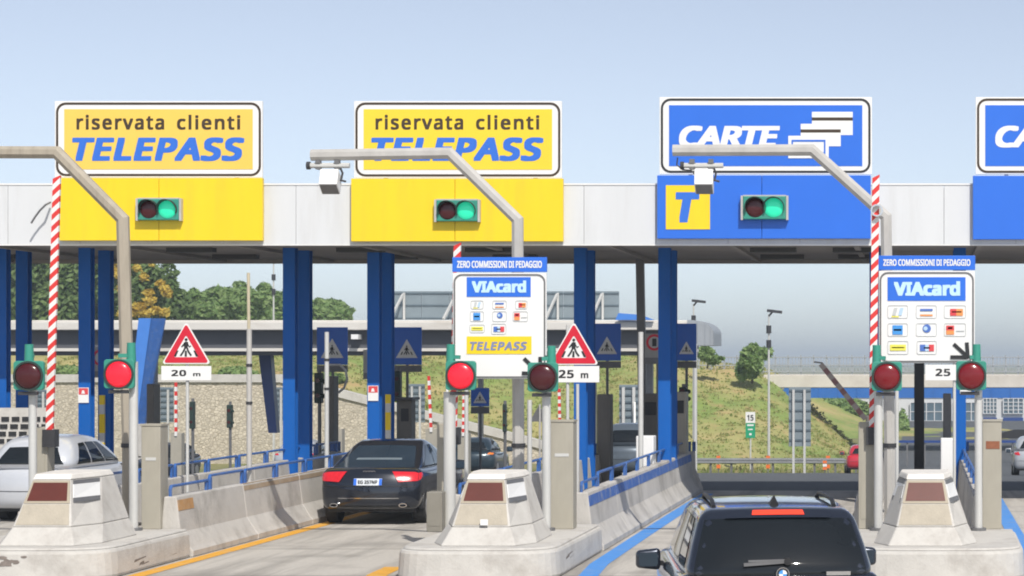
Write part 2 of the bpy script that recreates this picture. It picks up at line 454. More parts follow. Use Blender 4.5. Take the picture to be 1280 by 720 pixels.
def hill(name, mat, nx, ny, fx, fz):
    mb = MB()
    for j in range(ny+1):
        for i in range(nx+1):
            mb.v.append(Vector(fx(i/nx, j/ny)))
    for j in range(ny):
        for i in range(nx):
            a = j*(nx+1)+i
            mb.face([a, a+1, a+nx+2, a+nx+1])
    mb.smooth = True
    mb.sm = [True]*len(mb.f)
    return tag(mb.build(name, mat, recalc=False), kind="structure")
rng = random.Random(5)
def wob(x, y): return .35*math.sin(x*.31+1.3)*math.cos(y*.23) + .18*math.sin(x*.9+y*.7) + .1*math.sin(x*2.1-y*1.3)
def lerp_tab(x, tab):
    if x <= tab[0][0]: return tab[0][1]
    for (a, va), (b, vb) in zip(tab, tab[1:]):
        if x <= b: return va + (vb-va)*(x-a)/(b-a)
    return tab[-1][1]
# left and middle slope, behind the stone wall; its foot follows the wall's top, then the road's edge
WALL_TOP = [(-75, 1.75), (-40, 1.75), (-24.6, -2.15), (-23, -3.2)]
CREST = [(-75, 4.3), (-52, 4.2), (-36, 4.3), (-26, 3.9), (-17, 3.1), (-11.5, 2.5), (-9.6, 1.4), (-7.4, -.9), (-4.9, -3.0), (-3.5, -3.6)]
def hill_pt(u, v):
    x = -75 + u*71.5
    y = 151.2 + v*26 if v < .999 else 151.2+26
    z0 = max(lerp_tab(x, WALL_TOP) - .25, -3.5)
    z1 = lerp_tab(x, CREST)
    k = min(1, v*1.25)
    k = k*k*(3-2*k)*.35 + k*.65
    z = z0 + (z1-z0)*k + wob(x, y)*min(1, v*4)*.6
    if v > .97: z = min(z, z1)
    return (x, y if x < -22 else y - 10*min(1, (x+22)/5)*(1-v), z)
hill("hillside", hill_grass, 150, 46, hill_pt, None)
tag(hill("hillside_behind", hill_grass, 60, 24, lambda u, v: (-16 + u*26, 196 + v*30, -3.4 + lerp_tab(-16+u*26, [(-16, 5.2), (-9.8, 4.6), (-5, 1.6), (-2, .2), (10, 0)])*min(1, v*1.3) + .3*wob(u*26, v*30)), None), kind="structure")
tag(hill("hills", hill_grass, 60, 8, lambda u, v: (-260 + u*215, 176 + v*160, 3.2 + 1.2*math.sin(u*9) + v*3 - 7*max(0, (u-.86)/.14)), None), kind="structure")

# ------------------------------------------------------------------ toll canopy
PITCH = [-19.15, -12.85, -6.5, -.05, 6.3]
cano = thing("toll_canopy", "long white canopy with blue steel columns spanning the toll lanes", "canopy", (-9, 54, 0))
f = MB()
x = -31.0
while x < 13:
    f.box(x+.004, x+1.496, 50.0, 50.12, 5.57, 6.79); x += 1.5
f.build("fascia", fascia_white, cano)
t = MB(); t.box(-31, 13, 49.985, 50.2, 6.793, 6.83); t.box(-31, 13, 49.99, 50.14, 5.535, 5.567); t.build("trim", white_paint, cano)
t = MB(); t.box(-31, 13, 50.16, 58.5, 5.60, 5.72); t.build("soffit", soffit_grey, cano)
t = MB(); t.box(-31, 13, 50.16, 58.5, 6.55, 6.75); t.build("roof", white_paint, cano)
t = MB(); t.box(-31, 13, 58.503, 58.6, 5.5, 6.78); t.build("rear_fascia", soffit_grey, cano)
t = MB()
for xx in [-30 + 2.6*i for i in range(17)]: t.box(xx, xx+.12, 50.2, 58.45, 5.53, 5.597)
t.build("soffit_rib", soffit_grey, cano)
for xx in (-21.5, -15.9, -12.2, -9.4, -3.2, -1.4, 3.2, 7):
    for yy in (52.2, 55.6):
        mb = MB(); mb.box(xx-.5, xx+.5, yy, yy+.35, 5.50, 5.596); mb.build("soffit_light", soffit_dark, cano)
def h_column(x, y, z0=.02, z1=5.6, w=.265, d=.27):
    mb = MB(); tf = .022
    mb.box(x-w/2, x+w/2, y-d/2, y-d/2+tf, z0, z1); mb.box(x-w/2, x+w/2, y+d/2-tf, y+d/2, z0, z1)
    mb.box(x-.012, x+.012, y-d/2+tf+.001, y+d/2-tf-.001, z0, z1)
    mb.box(x-w/2-.06, x+w/2+.06, y-d/2-.06, y+d/2+.06, z0-.02, z0+.025)
    return mb
for px in PITCH:
    for dx in (-.92, .92):
        for y in (52.5, 53.75):
            h_column(px+dx, y).build("column", steel_blue, cano)

# ------------------------------------------------------------------ lane signs on the fascia
def lane_sign(px0, px1, kind, label, board, lower):
    YB = 49.93
    X0, X1 = wx(board[0], YB), wx(board[2], YB); Z1, Z0 = wz(board[1], YB), wz(board[3], YB)
    g = "lane signs along the canopy edge"
    t = thing("lane_sign", label, "sign", ((X0+X1)/2, YB, wz(lower[3], YB)), g)
    LX0, LX1 = wx(lower[0], YB), wx(lower[2], YB); LZ1, LZ0 = wz(lower[1], YB), wz(lower[3], YB)
    lowmat = yellow_paint if kind == 'y' or kind == 'y2' else sign_blue
    mb = MB(); xm = LX0+(LX1-LX0)*.49
    mb.box(LX0, xm-.004, 49.84, 49.97, LZ0, LZ1); mb.box(xm+.004, LX1, 49.84, 49.97, LZ0, LZ1); mb.build("lower_panel", lowmat, t, bevel=.008)
    mb = MB(); mb.box(X0, X1, 49.90, 49.97, Z0, Z1); mb.build("board", board_white, t, bevel=.006)
    # struts that carry the board above the canopy
    mb = MB()
    for xx in (X0+.6, X1-.6): mb.box(xx, xx+.08, 49.972, 50.06, LZ1-.3, Z1-.1)
    mb.build("bracket", galvanised, t)
    o = rrect(X0+.03, Z0+.03, X1-.03, Z1-.03, .2); i = rrect(X0+.075, Z0+.075, X1-.075, Z1-.075, .16)
    mb = MB(); mb.ring(o, i, 49.892, 49.899); mb.build("border", letter_dark if kind != 'b' else black_paint, t)
    m = .20
    mb = MB(); mb.box(X0+m, X1-m, 49.892, 49.899, Z0+m*.85, Z1-m*.85)
    mb.build("inner_panel", {'y': yellow_panel, 'y2': yellow_faded}.get(kind, sign_blue), t, recalc=True)
    yt = 49.886
    def tx(s, a, b, c, d, mat, **k): return text_part(s, wx(a, YB), wz(d, YB), wx(c, YB), wz(b, YB), yt, mat, t, **k)
    if kind in ('y', 'y2'):
        o = px0
        tx("riservata", o+27.5, 143.5, o+137, 162.5, letter_dark, bold=.022, spacing=1.14)
        tx("clienti", o+153, 143.5, o+232, 162.5, letter_dark, bold=.022, spacing=1.14)
        tx("TELEPASS", o+22, 171.5, o+237.5, 202, letter_blue, bold=.036, shear=.2, spacing=1.08)
    else:
        o = px0
        tx("CARTE", o+24, 157, o+150, 185, board_white, bold=.036, shear=.2)
        # three payment cards fanned out
        cards = [(190, 140, 241, 169), (176, 155, 226, 183), (160.5, 170, 211, 198)]
        mb = MB(); st = MB()
        for n, (a, b, c, d) in enumerate(cards):
            yy = 49.888 - .004*n
            mb.box(wx(o+a, YB), wx(o+c, YB), yy, yy+.003, wz(d, YB), wz(b, YB))
            if n < 2: st.box(wx(o+a, YB), wx(o+c, YB), yy-.002, yy-.0005, wz(b+11, YB), wz(b+7, YB))
        cs = mb.build("card_symbol", board_white, t)
        st.build("card_stripe", letter_dark, cs)
        fr = MB(); a, b, c, d = cards[2]
        fr.ring(rect(wx(o+a+4, YB), wz(d-5, YB), wx(o+c-4, YB), wz(b+5, YB)), rect(wx(o+a+6, YB), wz(d-7.5, YB), wx(o+c-6, YB), wz(b+7.5, YB)), 49.874, 49.879)
        fr.build("card_window", letter_blue, cs)
        if kind == 'b':
            mb = MB(); mb.box(wx(833, YB), wx(888, YB), 49.828, 49.838, wz(287, YB), wz(232, YB)); sq = mb.build("emblem_square", yellow_paint, t)
            text_part("T", wx(845, YB), wz(279, YB), wx(875, YB), wz(240, YB), 49.822, letter_blue, sq, bold=.05, shear=.18)
    return t
lane_sign(69, 328, 'y', "leftmost yellow lane sign with blue italic lettering on a slightly faded orange-yellow panel", (69,126.5,328.5,222), (76,222.8,329.5,301))
lane_sign(442.5, 702, 'y2', "bright yellow lane sign with blue italic lettering partly crossed by a gantry arm", (443,126.5,702.5,222.5), (440,223.5,704.5,302))
lane_sign(825, 1090, 'b', "blue lane sign with white cards symbol above a yellow T square", (824.5,121.5,1090,218), (822,219.5,1088.5,298.5))
lane_sign(1220, 1485, 'c', "blue lane sign cut off by the edge of the photo at far right", (1219.5,121.5,1485,218), (1216,220,1483,299.5))

def fascia_signal(px0, py0, px1, py1, label):
    Y = 49.72
    x0, x1, z0, z1 = wx(px0, Y), wx(px1, Y), wz(py1, Y), wz(py0, Y)
    t = thing("lane_signal", label, "traffic light", ((x0+x1)/2, Y, z0), "two-lamp signals on the canopy signs")
    mb = MB(); mb.box(x0+.05, x1-.05, Y-.05, 49.835, z0+.015, z1-.015); mb.build("housing", signal_teal, t, bevel=.015)
    mb = MB()
    mb.box(x0, x0+.045, Y-.03, 49.83, z0, z1); mb.box(x1-.045, x1, Y-.03, 49.83, z0, z1)
    mb.box(x0+.05, x1-.05, Y-.035, 49.82, z1-.014, z1+.012)
    mb.build("mounting_frame", steel_grey, t)
    h = (z1-z0); r = h*.40; cz = (z0+z1)/2
    for cx, mt in ((x0+.05+h*.5, lens_red_off), (x1-.05-h*.5, lens_green_on)):
        mb = MB(); n = 20; c0 = len(mb.v)
        for q in range(4):
            rr = r*math.cos(q*math.pi/8); yy = Y-.052-.045*math.sin(q*math.pi/8)
            mb.v += [Vector((cx+rr*math.cos(2*math.pi*i/n), yy, cz+rr*math.sin(2*math.pi*i/n))) for i in range(n)]
        for q in range(3):
            for i in range(n): mb.face([q*n+i, q*n+(i+1)%n, (q+1)*n+(i+1)%n, (q+1)*n+i])
        mb.face([3*n+i for i in range(n)])
        mb.build("lens", mt, t, smooth=True)
        # tunnel visor over the upper half
        vis = MB(); n = 18
        for i in range(n+1):
            a = math.radians(-25 + 230*i/n); d = .20 * (0.35 + .65*max(0, math.sin(a)))
            for rr in (r*1.03, r*1.10):
                vis.v += [Vector((cx+rr*math.cos(a), Y-.048, cz+rr*math.sin(a))), Vector((cx+rr*math.cos(a), Y-.05-d, cz+rr*math.sin(a)))]
        for i in range(n):
            b = i*4; vis.face([b, b+1, b+5, b+4]); vis.face([b+2, b+6, b+7, b+3]); vis.face([b+1, b+3, b+7, b+5])
        vis.build("visor", signal_dark, t, smooth=True)
    return t
fascia_signal(170, 248, 227, 276, "two-lamp signal showing green on the leftmost yellow sign")
fascia_signal(543, 249.5, 600, 277.5, "two-lamp signal showing green on the yellow sign crossed by the gantry arm")
fascia_signal(926, 244.5, 985.5, 275, "two-lamp signal showing green on the blue sign beside the T square")

# thin bent wire on the fascia
w = MB(); w.tube([at(63,253,49.9), at(57,256,49.7), at(50,263,49.7), at(44,271,49.7), at(39,279,49.7)], .022, 6)
tag(w.build("bent_wire", mid_metal), "bent grey wire sticking out beside the raised boom near the leftmost yellow sign", "wire")

# ------------------------------------------------------------------ islands: plinths, barriers
scrape_dark = M('scrape_dark', (.20,.17,.15), .9, var=.4, scale=14)
ISL = [(-12.9, "left", 1.27), (-6.40, "middle", 1.19), (.24, "right", 1.30)]
def plinth_outline(cx, hw, y0, y1, n=9, ry=1.0):
    pts = []
    for i in range(2*n+1):
        a = math.pi + math.pi*i/(2*n)
        c, s = math.cos(a), math.sin(a)
        ex = .55
        pts.append((cx + hw*math.copysign(abs(c)**ex, c), y0 + ry + ry*math.copysign(abs(s)**ex, s)))
    pts += [(cx+hw, y1), (cx-hw, y1)]
    return pts
PL = {"left": "pale concrete island plinth with a dark scrape on its nose, under the first gantry post",
      "middle": "pale concrete island plinth with orange paint curving round its nose, left of the dark SUV",
      "right": "pale concrete island plinth right of the dark SUV"}
for cx, nm, HW in ISL:
    YE = 39.4 if nm == 'middle' else 38.3
    t = thing("island_plinth", PL[nm], "traffic island", (cx, 36, 0), "toll island plinths")
    mb = MB(); mb.plan(plinth_outline(cx, HW, 34.25, YE), 0, .42, .03)
    mb.build("base", concrete_pale, t, bevel=.05)
    mb = MB(); mb.plan(plinth_outline(cx, HW-.06, 34.33, YE), .423, .455, .03); mb.build("top_slab", concrete_pale, t, bevel=.012)
    mb = MB(); mb.box(cx-1.0, cx+1.0, YE+.02, 57.2, 0, .22); mb.build("deck", concrete, t)
    r4 = random.Random(len(nm)); mb = MB(); xs_ = cx+HW
    for q in range(7):
        ya = 35.4 + r4.random()*2.0; za = .06+r4.random()*.22; L_ = .15+r4.random()*.5; h_ = .015+r4.random()*.03
        for sx in (1, -1):
            xq = cx + sx*(HW-.03*za/.42)
            mb.add([(xq+sx*.002, ya, za), (xq+sx*.002, ya+L_, za+.02), (xq+sx*.002, ya+L_*.9, za+h_+.02), (xq+sx*.002, ya+.05, za+h_)], [(0,1,2,3)])
    mb.build("tyre_scuff", scrape_dark, t)
    if nm == "left":
        r2 = random.Random(3); mb = MB()
        def nose_y(xx): return 34.25 + (1-(1-min(.999, abs(xx-cx)/HW)**(2/.55))**(.55/2))
        for q in range(11):
            xx = cx-.22+r2.random()*.34; zz = .22+r2.random()*.13; d = .012 + r2.random()*.028
            pts = []
            for k in range(9):
                a_ = 2*math.pi*k/9; u = xx+d*2.6*math.cos(a_)*r2.uniform(.5,1.2); v = zz+d*math.sin(a_)*r2.uniform(.5,1.2)
                pts.append((u, nose_y(u)-.002-.0006*q+.03*v/.42, v))
            mb.add(pts, [tuple(range(9))[::-1]])
        mb.build("scrape", scrape_dark, t)
# jersey barriers, one run on each side of each island
band_brown = M('band_brown', (.36,.27,.18), .85, var=.15, scale=3, stain=(.45,.42,.38), stain_amt=1.0, stain_scale=1.0)
PROF = [(0,0), (0,.10), (.05,.16), (.20,.40), (.27,.97), (.47,.97), (.52,.40), (.55,0)]     # in from the lane face, height
def prof_at(z):
    pts = PROF[:5]
    for (a, za), (b, zb) in zip(pts, pts[1:]):
        if za <= z <= zb: return a + (b-a)*(z-za)/(zb-za)
    return pts[-1][0]
def barrier(xf, side, y0, y1, label, band):
    """xf: lane face at the ground, side +1 when the lane lies at +X"""
    t = thing("lane_barrier", label, "barrier", (xf, y0, 0), "concrete barriers edging the toll islands")
    n = 5; L = (y1-y0)/n
    for k in range(n):
        a, b = y0+k*L+.007, y0+(k+1)*L-.007
        mb = MB()
        for y in (a, b): mb.v += [Vector((xf - side*u, y, z)) for u, z in PROF]
        m = len(PROF)
        for i in range(m): mb.face([i, (i+1)%m, m+(i+1)%m, m+i])
        mb.face(list(range(m))); mb.face(list(range(m, 2*m)))
        seg = mb.build("wall_segment", concrete, t, bevel=.02)
        if band and not (band is band_orange and k):
            z0, z1 = .74, .91
            if band is band_orange: b = a + .85
            mb = MB(); e = .006
            mb.hexa([(xf-side*(prof_at(z0)-e), a+.02, z0), (xf-side*(prof_at(z0)-e), b-.02, z0), (xf-side*(prof_at(z0)+.01), b-.02, z0), (xf-side*(prof_at(z0)+.01), a+.02, z0)],
                    [(xf-side*(prof_at(z1)-e), a+.02, z1), (xf-side*(prof_at(z1)-e), b-.02, z1), (xf-side*(prof_at(z1)+.01), b-.02, z1), (xf-side*(prof_at(z1)+.01), a+.02, z1)])
            mb.build("painted_band", band, seg)
        if band is band_orange and k:
            mb = MB(); zt = .975
            mb.box(xf-side*.275, xf-side*.33, a+.05, b-.05, .966, .976); mb.build("worn_edge", band_brown, seg)
            z0, z1 = .86, .94; e = .005; mb = MB()
            mb.hexa([(xf-side*(prof_at(z0)-e), a+.02, z0), (xf-side*(prof_at(z0)-e), b-.02, z0), (xf-side*(prof_at(z0)+.01), b-.02, z0), (xf-side*(prof_at(z0)+.01), a+.02, z0)],
                    [(xf-side*(prof_at(z1)-e), a+.02, z1), (xf-side*(prof_at(z1)-e), b-.02, z1), (xf-side*(prof_at(z1)+.01), b-.02, z1), (xf-side*(prof_at(z1)+.01), a+.02, z1)])
            mb.build("painted_band", band_brown, seg)
    # blue handrail: flat posts under a long rail, in bays
    xr = xf - side*.38
    nb = 9; B = (y1-y0)/nb
    for k in range(nb):
        a, b = y0+k*B+.05, y0+(k+1)*B-.05
        h = 1.20 if k else 1.13
        mb = MB()
        mb.tube([(xr, a, .965), (xr, a, h-.05), (xr, a+.05, h), (xr, b-.05, h), (xr, b, h-.02)], .026, 8)
        mb.box(xr-.02, xr+.02, b-.10, b-.0, .968, h-.03)
        if k: mb.box(xr-.02, xr+.02, a+.0, a+.10, .968, h-.03)
        mb.build("handrail", rail_blue, t)
    # rounded end
    c = xf - side*.28
    mb = MB(); r = [.28, .28, .25, .13, .10]; zz = [0, .1, .3, .55, .97]
    nseg = 12
    for rr, z in zip([.29, .29, .22, .12, .11], zz):
        mb.v += [Vector((c+rr*1.0*math.cos(2*math.pi*i/nseg), y1+.16+rr*math.sin(2*math.pi*i/nseg), z)) for i in range(nseg)]
    for q in range(4):
        for i in range(nseg): mb.face([q*nseg+i, q*nseg+(i+1)%nseg, (q+1)*nseg+(i+1)%nseg, (q+1)*nseg+i])
    mb.face([4*nseg+i for i in range(nseg)])
    mb.build("rounded_end", concrete, t, smooth=True)
    mb = MB()
    for i in range(7):
        a = 2*math.pi*i/7; mb.box(c+.10*math.cos(a)-.02, c+.10*math.cos(a)+.02, y1+.16+.10*math.sin(a)-.02, y1+.16+.10*math.sin(a)+.02, .975, 1.2)
    mb.build("end_railing", rail_blue, t)
    return t
barrier(-11.6, 1, 38.3, 57.2, "concrete barrier with orange stained band and blue handrail left of the dark sedan", band_orange)
barrier(-14.25, -1, 38.3, 57.2, "pale concrete barrier with blue handrail beside the white hatchback", None)
barrier(-5.2, 1, 39.5, 57.2, "concrete barrier with blue painted band leading up from the blue lane line", band_blue)
barrier(-7.85, -1, 38.9, 57.2, "concrete barrier with blue handrail behind the middle island's nose, facing the dark sedan", None)
barrier(1.33, 1, 38.2, 57.2, "concrete barrier with blue handrail at the right edge of the photo", band_blue)
barrier(-1.3, -1, 38.9, 57.2, "concrete barrier with blue handrail between the dark SUV and the right-hand payment board", band_blue)

# concrete noses on the plinths: a narrow sloping front with splayed flanks
def nose(cx, label):
    z0 = .456
    t = thing("concrete_nose", label, "crash block", (cx, 35.2, z0), "sloped concrete noses on the toll islands")
    # (z, front half width, front y, rear half width, y where the flanks end, back y)
    SEC = [(z0, .54, 34.75, .76, 35.35, 37.0), (.715, .425, 34.98, .63, 35.75, 37.0), (1.385, .275, 35.38, .405, 36.35, 36.95)]
    def ring(q): z, f, yf, r, yr, yb = q; return [(cx-f, yf, z), (cx+f, yf, z), (cx+r, yr, z), (cx+r*.97, yb, z), (cx-r*.97, yb, z), (cx-r, yr, z)]
    def loft(qa, qb, mat, name, bev=.018):
        mb = MB(); A, B = ring(qa), ring(qb); mb.add(A + B, [(5,4,3,2,1,0), (6,7,8,9,10,11)] + [(i, (i+1) % 6, 6+(i+1) % 6, 6+i) for i in range(6)])
        return mb.build(name, mat, t, bevel=bev)
    loft(SEC[0], SEC[1], concrete_pale, "skirt")
    loft((.718,)+SEC[1][1:], SEC[2], concrete_pale, "body")
    loft((1.388, .285, 35.37, .415, 36.35, 36.95), (1.47, .262, 35.45, .37, 36.35, 36.9), cap_paint, "cap")
    def sec(z):
        k = (z-.718)/(1.385-.718); return [SEC[1][q] + (SEC[2][q]-SEC[1][q])*k for q in range(6)]
    def slab(za, zb, ma, mb_, e, mat, name, parent):
        m = MB(); P = []
        for z, mg in ((za, ma), (zb, mb_)):
            q = sec(z); f = q[1]-mg
            P.append([(cx-f, q[2]-e, z), (cx+f, q[2]-e, z), (cx+f, q[2]+.012, z), (cx-f, q[2]+.012, z)])
        m.hexa(P[0], P[1]); return m.build(name, mat, parent)
    fp = slab(1.05, 1.375, .012, .006, .012, panel_frame_mat, "panel_frame", t)
    slab(1.085, 1.345, .05, .035, .018, brown_glass, "front_panel", fp)
    slab(.745, 1.035, .03, .02, .010, concrete_tan, "lower_panel", t)
    for s in (-1, 1):
        for za, zb, mt in ((1.06, 1.12, mid_metal), (1.123, 1.315, white_paint), (1.318, 1.375, mid_metal)):
            m = MB(); P = []
            for z in (za, zb):
                q = sec(z); A = Vector((q[1], q[2], 0)); B = Vector((q[3], q[4], 0)); n = Vector((B.y-A.y, A.x-B.x, 0)).normalized()
                pts = [A.lerp(B, .08)+n*.01, A.lerp(B, .92)+n*.01, A.lerp(B, .92)-n*.012, A.lerp(B, .08)-n*.012]
                P.append([(cx+s*p.x, p.y, z) for p in pts])
            m.hexa(P[0], P[1]); m.build("side_plate", mt, t)
panel_frame_mat = M("panel_frame_mat", (.38,.33,.25), .6, var=.08, scale=4)
cap_paint = M("cap_paint", (.72,.69,.64), .7, var=.06, scale=3, stain=(.36,.33,.3), stain_amt=.4, stain_scale=2)
nose(-12.80, "sloped concrete nose with a brown panel in front of the white hatchback")
nose(-6.40, "sloped concrete nose with a brown panel below the payment board with the yellow strip")
nose(.08, "sloped concrete nose with a brown panel right of the dark SUV")

# small white paper on the middle nose
mb = MB(); mb.box(-6.40, -6.29, 34.93, 34.95, .745, .83)
tag(mb.build("paper_scrap", board_white), "small white scrap of paper at the foot of the middle nose panel", "paper")

# ------------------------------------------------------------------ gantry arms with antenna boxes
def gantry(label, pts, mat, r=.098):
    t = thing("gantry_arm", label, "gantry", (pts[0][0], pts[0][1], pts[0][2]), "bent gantry arms over the lanes")
    mb = MB(); mb.tube(pts, r, 8); mb.build("arm_tube", mat, t)
    p = pts[0]
    mb = MB(); mb.box(p[0]-.2, p[0]+.2, p[1]-.2, p[1]+.2, p[2]-.005, p[2]+.03); mb.build("base_plate", mat, t)
    for z in (1.72,):
        mb = MB(); mb.tube([(p[0]+.0, p[1], z), (p[0]+.0, p[1], z+.07)], r*1.18, 12); mb.build("clamp_band", dark_metal, t)
    return t
GY = 39.2
def gpts(*pp, base=.456):
    out = [at(a, b, GY) for a, b in pp]
    return [Vector((out[0].x, GY, base))] + out
gantry("weathered beige gantry arm at the left, post standing in front of the pedestrian signs", gpts((161, 560), (153.5, 274), (71, 190.5), (-110, 190)), weathered_grey, .105)
gantry("silver gantry arm crossing the bright yellow sign, its post behind the yellow-strip board", gpts((648, 560), (647, 275), (562, 191.5), (389, 194)), steel_grey)
gantry("silver gantry arm crossing the blue sign with the card symbol", gpts((1112, 560), (1107.5, 271), (1015, 187.5), (841, 188)), steel_grey)
def antenna(px, label):
    c = at(px, 0, GY); zt = wz(199, GY)
    t = thing("lane_antenna", label, "antenna", (c.x, GY, wz(240, GY)), "antenna boxes under the gantry arms")
    x = c.x
    zb = wz(207, GY)
    mb = MB(); mb.tube([(x-.32, GY, zb), (x+.34, GY, zb)], .045, 8); mb.build("cross_tube", pole_pale, t)
    mb = MB()
    mb.tube([(x-.36, GY, zb), (x-.30, GY, zb)], .065, 10); mb.build("end_cap", dark_metal, t)
    for dx in (-.17, .14):
        mb = MB(); mb.box(x+dx-.04, x+dx+.04, GY-.05, GY+.05, zb+.03, zt); mb.build("hanger", mid_metal, t)
        mb = MB(); mb.ring(disc(x+dx, zb, .072, 12), disc(x+dx, zb, .047, 12), GY-.03, GY+.03)
        mb.build("clamp_ring", mid_metal, t)
    # tilted box
    h = MB()
    a = math.radians(33)
    def R(u, v, w): return (x+.03+u+.08*(-w)*.5, GY-.02+v*math.cos(a)-w*math.sin(a)*-1, zb-.25-v*math.sin(a)+w*math.cos(a))
    h.hexa([R(-.15,-.14,-.17), R(.15,-.14,-.17), R(.15,.14,-.17), R(-.15,.14,-.17)], [R(-.15,-.14,.14), R(.15,-.14,.14), R(.15,.14,.14), R(-.15,.14,.14)])
    h.build("housing", white_paint, t, bevel=.012)
    e = MB(); e.hexa([R(-.135,-.125,-.178), R(.135,-.125,-.178), R(.135,.125,-.178), R(-.135,.125,-.178)], [R(-.135,-.125,-.172), R(.135,-.125,-.172), R(.135,.125,-.172), R(-.135,.125,-.172)])
    e.build("antenna_face", mid_metal, t)
    c_ = MB(); c_.tube([(x+.18, GY, zb-.02), (x+.22, GY+.02, zb-.12), (x+.20, GY, zb-.24), (x+.28, GY, zb-.26)], .018, 6); c_.build("cable", dark_metal, t)
antenna(411, "white antenna box hanging from the gantry arm beside the bright yellow sign")
antenna(878, "white antenna box hanging in front of the blue sign with the T square")
mb = MB(); mb.tube([at(847,197,GY), at(846,206,GY), at(853,212,GY), at(864,213,GY-.05), at(869,219,GY-.05)], .012, 6)
tag(mb.build("loose_cable", dark_metal), "loose dark cable looping beside the antenna box on the blue sign", "cable")

# ------------------------------------------------------------------ barrier gates and reader cabinets
def cabinet_mb(x0, x1, y, z1, d=.34, z0=.456):
    mb = MB(); mb.box(x0, x1, y, y+d, z0, z1); return mb
def gate(label, x0, x1, y, z1, boom):
    t = thing("barrier_gate", label, "barrier gate", ((x0+x1)/2, y, .456), "barrier gates with raised booms")
    cabinet_mb(x0, x1, y, z1).build("cabinet", cabinet_beige, t, bevel=.015)
    mb = MB(); mb.box(x0+.04, x1-.04, y-.008, y-.001, .62, z1-.25); mb.build("door", cabinet_beige, t)
    (ax, az), (bx, bz), w = boom
    yb = y - .08
    a = Vector((ax, yb, az)); b = Vector((bx, yb, bz)); d = (b-a); L = d.length; d.normalize()
    s = Vector((d.z, 0, -d.x))*w/2
    mb = MB(); n = int(L/.19); dep = Vector((0,.06,0))
    for k in range(n):
        for half in (0, 1):
            mb.cur = half
            l0 = L*(k + half*.5)/n; l1 = L*(k+.5+half*.5)/n
            sk = w*.5
            def P(l, q): return a + d*min(L, max(0, l + q*sk)) + s*q
            q4 = [P(l0,-1), P(l0,1), P(l1,1), P(l1,-1)]
            mb.hexa(q4, [p + dep for p in q4])
    mb.build("boom", [boom_white, boom_red], t)
    mb = MB(); mb.box(ax-.1, ax+.1, yb-.02, y+.1, az-.14, az+.14); mb.build("boom_hub", dark_metal, t)
    return t
def low_box(label, px0, px1, ptop, Y):
    x0, x1, z1 = wx(px0, Y), wx(px1, Y), wz(ptop, Y)
    t = thing('reader_cabinet', label, 'cabinet', ((x0+x1)/2, Y, .456), 'beige reader cabinets beside the lanes')
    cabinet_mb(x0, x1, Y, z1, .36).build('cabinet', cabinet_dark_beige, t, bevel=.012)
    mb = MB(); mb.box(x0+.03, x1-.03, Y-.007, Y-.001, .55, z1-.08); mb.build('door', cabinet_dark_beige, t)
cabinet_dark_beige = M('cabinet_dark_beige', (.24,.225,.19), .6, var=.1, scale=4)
def reader(label, px0, px1, ptop, Y, mat=None, patch=False):
    x0, x1, z1 = wx(px0, Y), wx(px1, Y), wz(ptop, Y)
    t = thing("reader_cabinet", label, "cabinet", ((x0+x1)/2, Y, .456), "beige reader cabinets beside the lanes")
    cabinet_mb(x0, x1, Y, z1, .40).build("cabinet", mat or cabinet_beige, t, bevel=.012)
    mb = MB(); mb.box(x0+.025, x1-.025, Y-.007, Y-.001, .55, z1-.06)
    if patch:
        pm = MB(); pm.box(wx(1232.5, Y), wx(1249.5, Y), Y-.008, Y-.001, wz(561, Y), wz(551.5, Y)); pm.build("brown_patch", brown_rust, t)
    else:
        pm = MB(); pm.box(x0+.07, x1-.07, Y-.007, Y-.001, z1-.55, z1-.50); pm.build("slot_cover", pole_pale, t)
    cp = MB(); cp.box(x0-.012, x1+.012, Y-.012, Y+.412, z1+.001, z1+.03); cp.build("cap", mat or cabinet_beige, t)
    return t
brown_rust = M("brown_rust", (.27,.10,.05), .8, var=.2, scale=20)
GTY = 38.25
def gb(px, py): return (wx(px, GTY-.08), wz(py, GTY-.08))
gate("barrier gate with the tall raised boom beside the white hatchback", wx(44, GTY), wx(59, GTY), GTY, wz(534, GTY), (gb(61, 548), gb(70.5, 219), .115))
gate("barrier gate behind the lit red signal, its boom running up behind the payment board", wx(546, 38.95), wx(557, 38.95), 38.95, wz(529, 38.95), ((wx(566, 38.87), wz(545, 38.87)), (wx(571.5, 38.87), wz(303, 38.87)), .115))
gate("barrier gate right of the dark SUV with raised boom clamped to the gantry arm", wx(1073, GTY), wx(1093, GTY), GTY, wz(528, GTY), (gb(1090.5, 545), gb(1095, 218), .115))
mb = MB(); mb.ring(disc(wx(1096, 38.1), wz(263, 38.1), .10, 14), disc(wx(1096, 38.1), wz(263, 38.1), .075, 14), 38.08, 38.3)
tag(mb.build("boom_catch", chrome), "round metal catch holding the boom tip against the gantry arm", "catch")
reader("plain beige cabinet standing behind the leftmost concrete nose", 176.5, 200.5, 532.5, 38.2)
reader("beige cabinet beside the blue column near the blue painted barrier", 688, 716.5, 527.5, 38.2)
reader("beige cabinet with a small brown patch at the right edge of the photo", 1228, 1252, 527, 38.2, patch=True)
low_box('low cabinet in front of the dark sedan beside the thick signal pole', 533, 552.5, 615, 37.6)
